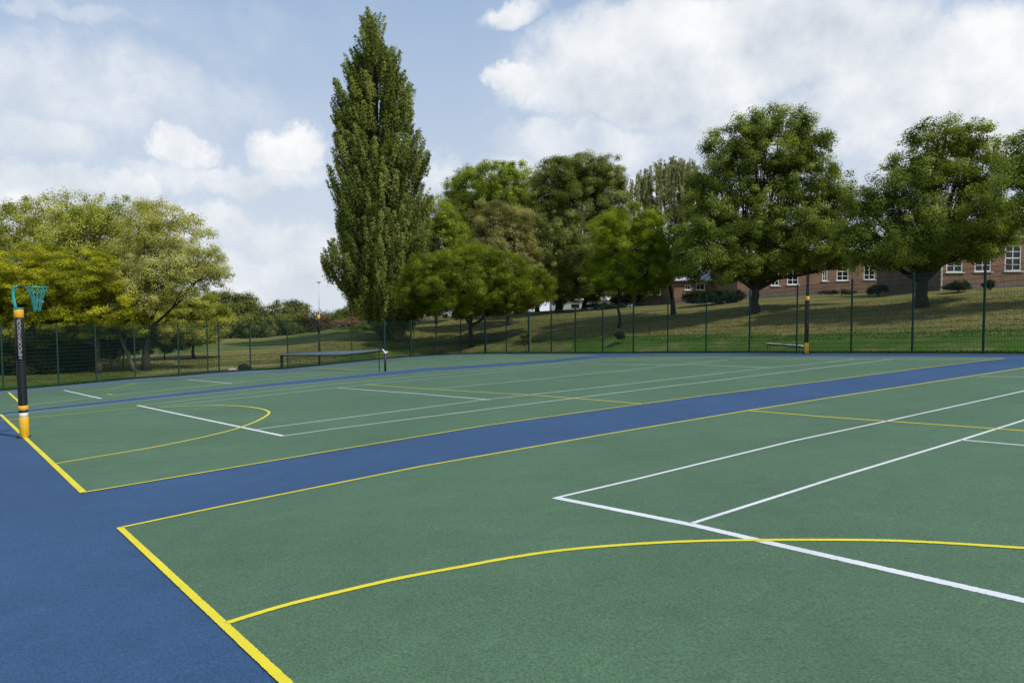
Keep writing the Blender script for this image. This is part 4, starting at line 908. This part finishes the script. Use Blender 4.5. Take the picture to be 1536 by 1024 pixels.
# ------------------------------------------------------------------ bench, bag, stake
pa = ray(1151, 520, 40.2); pb = ray(1204, 520, 38.2); za, zb = CAM[2] + raydir(1151, 516.6)[2]*(40.2/math.hypot(*raydir(1151, 516.6)[:2])), CAM[2] + raydir(1204, 516.6)[2]*(38.2/math.hypot(*raydir(1204, 516.6)[:2]))
Lb = math.hypot(pb[0]-pa[0], pb[1]-pa[1]); rzb = math.atan2(pb[1]-pa[1], pb[0]-pa[0]); g = min(tz(pa[0], pa[1]), tz(pb[0], pb[1])); hb = (za+zb)/2 - g
root = empty('bench', (pa[0], pa[1], g), rzb); tag(root, 'long low backless bench with white seat on grass beyond the far fence', 'bench')
mb = MB(); mb.box((Lb/2, 0, hb), (Lb, .22, .035)); mb.build('seat', simple('white_painted_wood', (.7,.7,.67), .7), root); mb = MB(); mb.box((Lb/2, 0, hb-.065), (Lb-.02, .19, .05)); mb.build('seat_frame', M_BLK, root)
for x_ in (.12, Lb-.12):
    mb = MB(); mb.box((x_, -.1, (hb-.1)/2-.05), (.018, .018, hb)); mb.box((x_, .08, (hb-.1)/2-.05), (.018, .018, hb)); mb.build('leg', M_BLK, root)
M_BAG = simple('black_bag_fabric', (.012, .012, .013), .8, 0, .3); M_CLOTH = simple('pale_crumpled_cloth', (.55, .45, .36), .9, 0, .15, 12)
def lump(name, uc, w, h, d, m_, label, cat, seed, extra=None):
    p = ray(uc, 555, d); z = tz(p[0], p[1]); rt_ = empty(name, (p[0], p[1], z-.02), math.atan2(CR[1], CR[0])); tag(rt_, label, cat)
    rng = np.random.default_rng(seed); mb = MB(); nn_ = 18; mm_ = 9
    for j in range(mm_+1):
        th = j/mm_*math.pi/2*1.0
        for i in range(nn_):
            ph = 2*math.pi*i/nn_; rr_ = 1 + .10*math.sin(3*ph+seed) + .06*rng.normal(); r_ = max(.02, math.cos(th)**.6)*rr_
            mb.v.append((w/2*r_*math.copysign(abs(math.cos(ph))**.7, math.cos(ph)), w*.22*r_*math.copysign(abs(math.sin(ph))**.8, math.sin(ph)), h*math.sin(th)*(1 + .08*rng.normal() - .12*math.cos(ph))))
    for j in range(mm_):
        for i in range(nn_): mb.f.append((j*nn_+i, j*nn_+(i+1) % nn_, (j+1)*nn_+(i+1) % nn_, (j+1)*nn_+i))
    mb.build('body', m_, rt_, True); return rt_
bg = lump('holdall_bag', 368, .95, .36, 53.2, M_BAG, 'black holdall bag lying at the foot of left fence', 'bag', 3)
mb = MB(); mb.tube([(-.2,-.05,.3),(-.12,-.08,.4),(.1,-.08,.42),(.22,-.05,.32)], .014, 6); mb.build('handle', M_BLK, bg, True)
lump('crumpled_cloth', 349.5, .75, .19, 52.9, M_CLOTH, 'pale crumpled cloth on grass left of the black bag', 'cloth', 8)
p = inset(795.5, -.35); z = tz(*p); root = empty('marker_stake', (p[0], p[1], z)); tag(root, 'thin yellow wooden stake standing against the far fence', 'stake'); mb = MB(); mb.box((0,0,1.0), (.055,.03,2.1)); mb.build('stake', simple('stake_wood', (.40,.28,.09), .8), root)
p = ray(837, 470, 66); z = tz(p[0], p[1]); root = empty('signpost', (p[0], p[1], z-.05)); tag(root, 'thin grey post with short crossbar on lawn before the thick trunk', 'post'); k_ = depth((p[0], p[1], z))/F
mb = MB(); mb.tube([(0,0,0),(0,0,28*k_)], .035, 8); mb.build('upright', simple('weathered_post', (.22,.21,.19), .9), root); mb = MB(); mb.box((0,0,27*k_-.05), (.5,.05,.06), Matrix.Rotation(math.atan2(CR[1],CR[0]),3,'Z')); mb.build('crossbar', simple('weathered_bar', (.24,.23,.2), .9), root)

# ------------------------------------------------------------------ sky, sun, camera
SUN_DIR = unit((unit(np.array([CR[0], CR[1], 0]))*.78 - unit(np.array([FWD[0], FWD[1], 0]))*.62)); SUN_EL = R(51)
S3 = np.array([SUN_DIR[0]*math.cos(SUN_EL), SUN_DIR[1]*math.cos(SUN_EL), math.sin(SUN_EL)])
sun = bpy.data.lights.new('sun', 'SUN'); sun.energy = 3.5; sun.angle = R(1.5); sun.color = (1, .95, .87)
so = bpy.data.objects.new('sun', sun); COL.objects.link(so); so.rotation_euler = Vector(-S3).to_track_quat('-Z', 'Y').to_euler(); so.location = (0, 0, 60)

w = bpy.data.worlds.new('World'); sc.world = w; w.use_nodes = True; nt = w.node_tree; nt.nodes.clear()
out = N(nt, 'ShaderNodeOutputWorld'); bg = N(nt, 'ShaderNodeBackground'); nt.links.new(bg.outputs[0], out.inputs[0])
WS = .10; bg.inputs['Strength'].default_value = WS
tc = N(nt, 'ShaderNodeTexCoord'); sep = N(nt, 'ShaderNodeSeparateXYZ'); nt.links.new(tc.outputs['Generated'], sep.inputs[0])
def MATH(op, a, b_=None, c_=None, clamp=False):
    n = N(nt, 'ShaderNodeMath', operation=op, use_clamp=clamp)
    for i, x in enumerate((a, b_, c_)):
        if x is None: continue
        if isinstance(x, (int, float)): n.inputs[i].default_value = x
        else: nt.links.new(x, n.inputs[i])
    return n.outputs[0]
zc = MATH('MAXIMUM', sep.outputs['Z'], .015); cmb = N(nt, 'ShaderNodeCombineXYZ'); nt.links.new(sep.outputs['X'], cmb.inputs[0]); nt.links.new(sep.outputs['Y'], cmb.inputs[1]); nt.links.new(zc, cmb.inputs[2])
sky = N(nt, 'ShaderNodeTexSky', sky_type='NISHITA', sun_disc=False); sky.sun_elevation = SUN_EL; sky.sun_rotation = math.atan2(S3[0], S3[1]); sky.altitude = 50; sky.air_density = 1.0; sky.dust_density = 1.2; sky.ozone_density = 1.3
nt.links.new(cmb.outputs[0], sky.inputs['Vector'])
az = MATH('ARCTAN2', sep.outputs['X'], sep.outputs['Y']); el = MATH('ARCSINE', sep.outputs['Z'])
def azel(u, v):
    r = raydir(u, v); r = r/np.linalg.norm(r); return math.atan2(r[0], r[1]), math.asin(r[2])
# cloud banks: (u, v, half width, half height, strength)
BL = [(1000,90,230,110,1.0),(1180,60,260,100,1.0),(1400,120,260,120,1.0),(1180,180,300,70,.75),(900,130,150,60,.8),(775,125,50,26,.8),(770,25,60,28,.7),(1440,210,200,80,.8),(860,215,150,45,.55),(1700,100,300,200,.9),
      (275,222,50,36,.8),(440,228,62,44,.78),(350,268,160,26,.5),(190,285,70,34,.72),(60,270,120,32,.62),(300,330,120,36,.66),(420,350,110,34,.62),(400,410,160,44,.6),(-150,200,160,120,.7),(40,330,120,70,.6),(700,260,120,40,.55),(1000,300,400,80,.5),(800,400,900,60,.5),(120,25,160,18,.28),(150,130,260,80,.42),(380,60,200,60,.2),(20,200,160,50,.5)]
warpn = N(nt, 'ShaderNodeTexNoise'); warpn.inputs['Scale'].default_value = 9; warpn.inputs['Detail'].default_value = 7; warpn.inputs['Roughness'].default_value = .62; nt.links.new(tc.outputs['Generated'], warpn.inputs['Vector'])
wsep = N(nt, 'ShaderNodeSeparateColor'); nt.links.new(warpn.outputs['Color'], wsep.inputs[0])
azw = MATH('ADD', az, MATH('MULTIPLY', MATH('SUBTRACT', wsep.outputs[0], .5), .16)); elw = MATH('ADD', el, MATH('MULTIPLY', MATH('SUBTRACT', wsep.outputs[1], .5), .12))
cov = None; shade = None
for (u, v, hw, hh, st) in BL:
    a0, e0 = azel(u, v); a1, _ = azel(u+hw, v); _, e1 = azel(u, v-hh); ra, re = abs(a1-a0), abs(e1-e0)
    dx = MATH('DIVIDE', MATH('SUBTRACT', azw, a0), ra); dy = MATH('DIVIDE', MATH('SUBTRACT', elw, e0), re)
    rr_ = MATH('ADD', MATH('MULTIPLY', dx, dx), MATH('MULTIPLY', dy, dy)); f_ = MATH('MULTIPLY', MATH('SUBTRACT', 1.25, rr_, clamp=True), st)
    sh = MATH('MULTIPLY', f_, dy)
    cov = f_ if cov is None else MATH('SMOOTH_MAX', cov, f_, .12)
    shade = sh if shade is None else MATH('ADD', shade, sh)
n2 = N(nt, 'ShaderNodeTexNoise'); n2.inputs['Scale'].default_value = 5; n2.inputs['Detail'].default_value = 9; n2.inputs['Roughness'].default_value = .58; nt.links.new(tc.outputs['Generated'], n2.inputs['Vector'])
mpv = N(nt, 'ShaderNodeMapping'); mpv.inputs['Location'].default_value = tuple(S3*.035 + np.array([0, 0, .02])); nt.links.new(tc.outputs['Generated'], mpv.inputs['Vector'])
n3 = N(nt, 'ShaderNodeTexNoise'); n3.inputs['Scale'].default_value = 5; n3.inputs['Detail'].default_value = 9; n3.inputs['Roughness'].default_value = .58; nt.links.new(mpv.outputs[0], n3.inputs['Vector'])
dens = MATH('ADD', cov, MATH('MULTIPLY', MATH('SUBTRACT', n2.outputs['Fac'], .5), 1.1))
alpha = N(nt, 'ShaderNodeMapRange', interpolation_type='SMOOTHSTEP'); nt.links.new(dens, alpha.inputs['Value']); alpha.inputs['From Min'].default_value = .0; alpha.inputs['From Max'].default_value = .85
lit = MATH('ADD', MATH('MULTIPLY', MATH('SUBTRACT', n2.outputs['Fac'], n3.outputs['Fac']), 3.2), MATH('MULTIPLY', shade, .28))
litc = MATH('ADD', lit, .55, clamp=True)
cr = N(nt, 'ShaderNodeValToRGB'); nt.links.new(litc, cr.inputs[0]); e = cr.color_ramp.elements; e[0].position = 0; e[0].color = (.62, .68, .76, 1); e[1].position = 1; e[1].color = (.97, .975, .985, 1)
e2 = cr.color_ramp.elements.new(.5); e2.color = (.79, .83, .88, 1)
sc_ = N(nt, 'ShaderNodeMix', data_type='RGBA', blend_type='MULTIPLY'); sc_.inputs[0].default_value = 1; nt.links.new(cr.outputs[0], sc_.inputs[6]); sc_.inputs[7].default_value = (1/WS, 1/WS, 1/WS, 1)
# the photograph's sky is a milky blue: thin high veil over the clear sky
veil = N(nt, 'ShaderNodeMix', data_type='RGBA'); nt.links.new(sky.outputs[0], veil.inputs[6]); veil.inputs[7].default_value = (.49/WS, .65/WS, .90/WS, 1)
vf = N(nt, 'ShaderNodeMapRange'); nt.links.new(sep.outputs['Z'], vf.inputs[0]); vf.inputs['From Min'].default_value = .0; vf.inputs['From Max'].default_value = .62; vf.inputs['To Min'].default_value = .95; vf.inputs['To Max'].default_value = .50
nt.links.new(vf.outputs[0], veil.inputs[0])
hr = N(nt, 'ShaderNodeValToRGB'); nt.links.new(sep.outputs['Z'], hr.inputs[0]); e = hr.color_ramp.elements; e[0].position = .0; e[0].color = (.70, .765, .85, 1); e[1].position = .42; e[1].color = (.45, .61, .86, 1)
e3 = hr.color_ramp.elements.new(.17); e3.color = (.62, .71, .84, 1)
hm = N(nt, 'ShaderNodeMix', data_type='RGBA', blend_type='MULTIPLY'); hm.inputs[0].default_value = 1; nt.links.new(hr.outputs[0], hm.inputs[6]); hm.inputs[7].default_value = (1/WS, 1/WS, 1/WS, 1); nt.links.new(hm.outputs[2], veil.inputs[7])
fin = N(nt, 'ShaderNodeMix', data_type='RGBA'); nt.links.new(alpha.outputs[0], fin.inputs[0]); nt.links.new(veil.outputs[2], fin.inputs[6]); nt.links.new(sc_.outputs[2], fin.inputs[7])
nt.links.new(fin.outputs[2], bg.inputs['Color'])

cd = bpy.data.cameras.new('camera'); cd.sensor_width = 36; cd.sensor_fit = 'HORIZONTAL'; cd.lens = F/1536*36; cd.clip_start = .05; cd.clip_end = 12000
co = bpy.data.objects.new('camera', cd); COL.objects.link(co)
Mx = Matrix(((CR[0], CU[0], -FWD[0], CAM[0]), (CR[1], CU[1], -FWD[1], CAM[1]), (CR[2], CU[2], -FWD[2], CAM[2]), (0, 0, 0, 1)))
co.matrix_world = Mx; sc.camera = co
vs_ = sc.view_settings; vs_.view_transform = 'Standard'; vs_.look = 'None'; vs_.gamma = 1; vs_.exposure = 0
sc.cycles.max_bounces = 6; sc.cycles.transparent_max_bounces = 8
